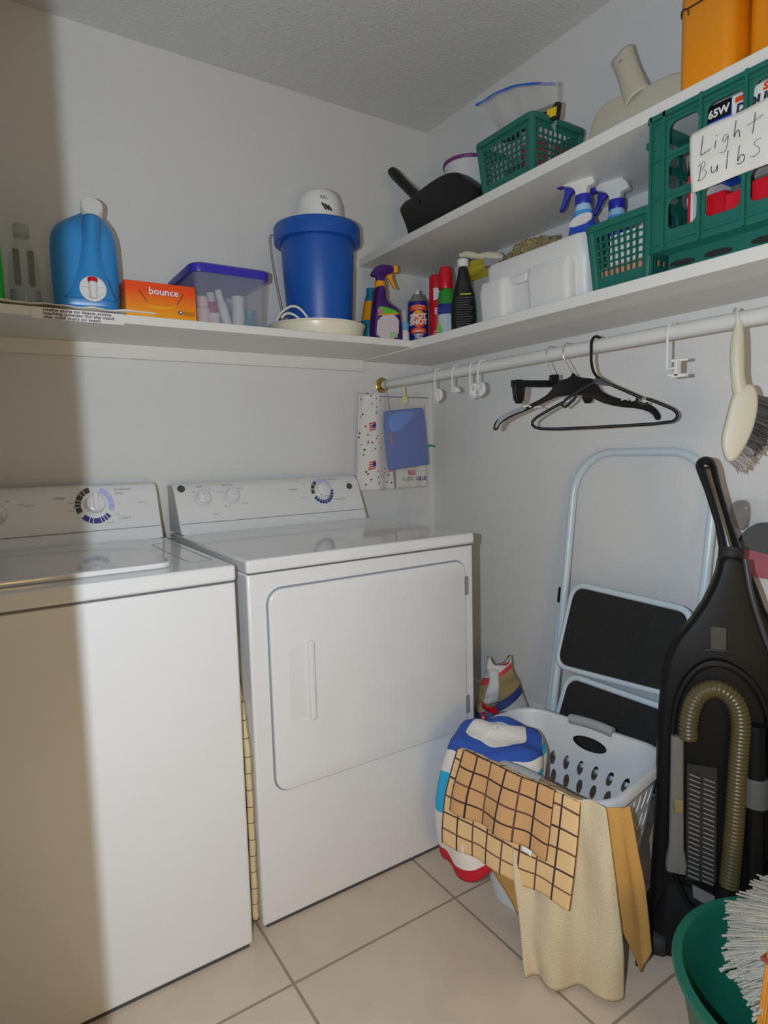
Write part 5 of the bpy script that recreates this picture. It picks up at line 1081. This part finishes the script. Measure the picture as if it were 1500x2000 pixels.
# tan cloth: hangs behind the cream one and out to its right
def rimdrape(u, p0, p1, p2):                       # quadratic path along the rim
    return p0 * (1 - u) ** 2 + 2 * p1 * u * (1 - u) + p2 * u * u
V = Vector
def drape(top, bot, inside, rise, nin, fold, seed, bulge=.0, nf=5):
    # top(u), bot(u), inside(u): world points; v from inside, over the rim, to the hem
    def f(u, v):
        T_, B_, I_ = top(u), bot(u), inside(u)
        if v < nin: k = v / nin; p = I_.lerp(T_, k); p.z += rise * math.sin(k * math.pi / 2) * .6
        else:
            k = (v - nin) / (1 - nin); p = T_.lerp(B_, k); p.z += rise * .6 * (1 - k) ** 3
            out_ = (p - BW(0, 0, 0)); out_.z = 0; out_.normalize()
            p += out_ * (bulge * math.sin(k * math.pi) + fold * k ** .7 * math.sin(u * nf * math.pi + seed + k) + fold * .7 * noise.noise((u * 5, k * 3, seed)))
        p.z += .004 * noise.noise((u * 6, v * 6, seed + 3)); p.z = max(p.z, .003)
        return p
    return f
def L3(a, c): return lambda u: a.lerp(c, u)
def poly(pts):
    def f(u):
        s_ = u * (len(pts) - 1); i = min(int(s_), len(pts) - 2); return pts[i].lerp(pts[i + 1], s_ - i)
    return f
tanf = drape(poly([BW(-.205, -.02, .405), BW(-.207, -.11, .405), BW(-.205, -.19, .408), BW(-.186, -.230, .412), BW(-.165, -.246, .414)]),
             poly([V((-.660, -1.070, .13)), V((-.658, -1.150, .055)), V((-.640, -1.31, .15)), V((-.592, -1.380, .150)), V((-.522, -1.385, .016)), V((-.512, -1.395, .075))]),
             poly([BW(-.12, 0, .33), BW(-.12, -.08, .33), BW(-.11, -.14, .33), BW(-.10, -.15, .34), BW(-.09, -.16, .34)]), .012, .18, .004, 1.0, .010, 6)
b = B(); b.grid(tanf, 44, 44); tag(b.build('tan_cloth', TAN, solid=.003), 'tan cloth hanging out of the basket behind and right of the cream cloth', 'cloth')
dk = drape(poly([BW(-.175, -.234, .402), BW(-.150, -.240, .402)]), poly([V((-.53, -1.375, .03)), V((-.500, -1.375, .03))]), poly([BW(-.10, -.15, .33), BW(-.08, -.16, .33)]), .008, .18, .002, 4.0, .004, 2)
b = B(); b.grid(dk, 12, 30); tag(b.build('dark_cloth', BLKM, solid=.003), 'dark cloth edge showing just behind the tan cloth', 'cloth')
crf = drape(poly([BW(-.214, .0, .410), BW(-.216, -.06, .412), BW(-.217, -.12, .414), BW(-.217, -.175, .418), BW(-.211, -.216, .420)]),
            poly([V((-.732, -1.243, .010)), V((-.705, -1.275, .008)), V((-.672, -1.312, .008)), V((-.640, -1.352, .010)), V((-.602, -1.396, .012))]),
            poly([BW(-.13, 0, .34), BW(-.13, -.06, .34), BW(-.13, -.11, .34), BW(-.13, -.14, .35), BW(-.12, -.15, .35)]), .016, .16, .015, 2.4, .022, 4)
b = B(); b.grid(crf, 50, 56); tag(b.build('cream_cloth', CRMC, solid=.004), 'cream cloth hanging from the basket corner down to the floor tiles', 'cloth')
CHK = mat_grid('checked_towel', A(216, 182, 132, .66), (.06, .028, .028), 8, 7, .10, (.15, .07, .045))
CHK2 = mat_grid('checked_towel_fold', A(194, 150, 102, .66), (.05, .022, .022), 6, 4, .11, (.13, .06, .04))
t = thing('checked_towel', 'tan towel with dark brown window checks folded over the basket rim', 'towel', (0, 0, 0))
ck = drape(L3(BW(-.218, .165, .412), BW(-.226, -.170, .412)), L3(BW(-.258, .180, .190), BW(-.272, -.172, .215)), L3(BW(-.12, .15, .39), BW(-.13, -.15, .37)), .020, .22, .004, .4, .012, 4)
b = B(); b.grid(ck, 44, 44); b.build('towel', CHK, t, solid=.004)
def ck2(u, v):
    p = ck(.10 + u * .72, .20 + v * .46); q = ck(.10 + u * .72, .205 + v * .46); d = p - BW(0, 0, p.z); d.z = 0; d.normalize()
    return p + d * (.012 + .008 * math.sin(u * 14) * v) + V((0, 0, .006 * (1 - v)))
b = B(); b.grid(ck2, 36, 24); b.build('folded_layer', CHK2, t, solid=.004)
b = B(); b.grid(lambda u, v: ck2(.76 + u * .10, .97 + v * .09) + V((-.006, -.005, 0)), 4, 3); b.build('sewn_label', WHITE, t, solid=.001)

# ------------------------------------------------------------------ green bucket, mop, broom
t = thing('bucket', 'dark green plastic bucket at the lower right corner holding a string mop', 'bucket', (-.608, -1.745, 0), R(15))
BG = mat('bucket_green', A(18, 84, 68, .52), .4, var=.05)
b = B(); b.lathe([(.148, 0), (.150, .004), (.196, .290), (.206, .292), (.208, .297), (.206, .302), (.192, .302), (.189, .296), (.145, .008), (0, .006)], 64); b.build('pail', BG, t, smooth=40)
b = B(); pts = [(-.2 * math.cos(R(a)) - .008, -.205 * math.sin(R(a)) * .25 - .0, .275 - .20 * math.sin(R(a))) for a in range(0, 100, 10)]
b.tube([(-.206, .03, .285), (-.214, .03, .27), (-.214, .028, .20), (-.212, .02, .12), (-.205, .005, .05), (-.196, -.02, .016), (-.17, -.06, .008)], .0022, 8); b.build('bail_handle', WIREG, t)
t = thing('string_mop', 'off white string mop head resting in the green bucket', 'mop', (-.490, -1.845, .332))
COT = mat('mop_cotton', (.46, .43, .36), .95, bump=.6, bscale=400, var=.18, vscale=60)
b = B()
for k in range(950):
    vis = k < 800
    a = R(random.uniform(72, 158)) if vis else R(random.uniform(158, 420)); lay = random.random()
    ln_ = (.262 if vis else .07) * random.uniform(.90, 1.02) * (1 - .07 * abs(math.sin(a * 7))); d = V((math.cos(a), math.sin(a), 0)); sd = V((-d.y, d.x, 0)); p0 = d * .02 + V((0, 0, -.02 + .035 * lay))
    w1, w2 = random.uniform(-.007, .007), random.uniform(-.007, .007)
    pts = [p0, p0 + d * ln_ * .3 + sd * w1 + V((0, 0, .010)), p0 + d * ln_ * .55 + sd * w2 + V((0, 0, .010 - .006 * lay)), p0 + d * ln_ * .8 + sd * (w1 + w2) + V((0, 0, .002 - .012 * lay)), p0 + d * ln_ + sd * w2 + V((0, 0, -.020 - .020 * random.random()))]
    b.tube(chaikin(pts, 1, False), random.uniform(.0015, .0024), 5)
o = b.build('strands', COT, t, smooth=80); o['kind'] = 'stuff'
b = B(); b.lathe([(.03, -.02), (.034, .0), (.03, .04), (.016, .055), (.0125, .06), (.0125, .75)], 20); b.build('stick', GREYP, t)
t = thing('corn_broom', 'orange straw broom in front of the mop at the right picture edge', 'broom', (-.752, -1.728, .03), rot3=(0, R(8), 0))
STRW = mat('straw', A(190, 128, 48, .52), .7, var=.25, vscale=40)
b = B()
for k in range(230):
    a = random.uniform(-1, 1); y_ = random.uniform(-.012, .012)
    b.tube([(a * .018, y_ * .6, .46), (a * .026 + random.uniform(-.003, .003), y_, .26), (a * .040 + random.uniform(-.006, .006), y_ * 1.5, random.uniform(.0, .03))], .0012, 4)
o = b.build('bristles', STRW, t, smooth=80); o['kind'] = 'stuff'
b = B(); b.box(-.026, .026, -.014, .014, .36, .366); b.build('binding', mat('broom_twine', (.25, .06, .04), .8), t)
b = B(); b.tube([(0, 0, .38), (.02, -.01, .9)], .012, 12); b.build('stick', mat('broom_stick', A(170, 110, 50, .5), .5), t)
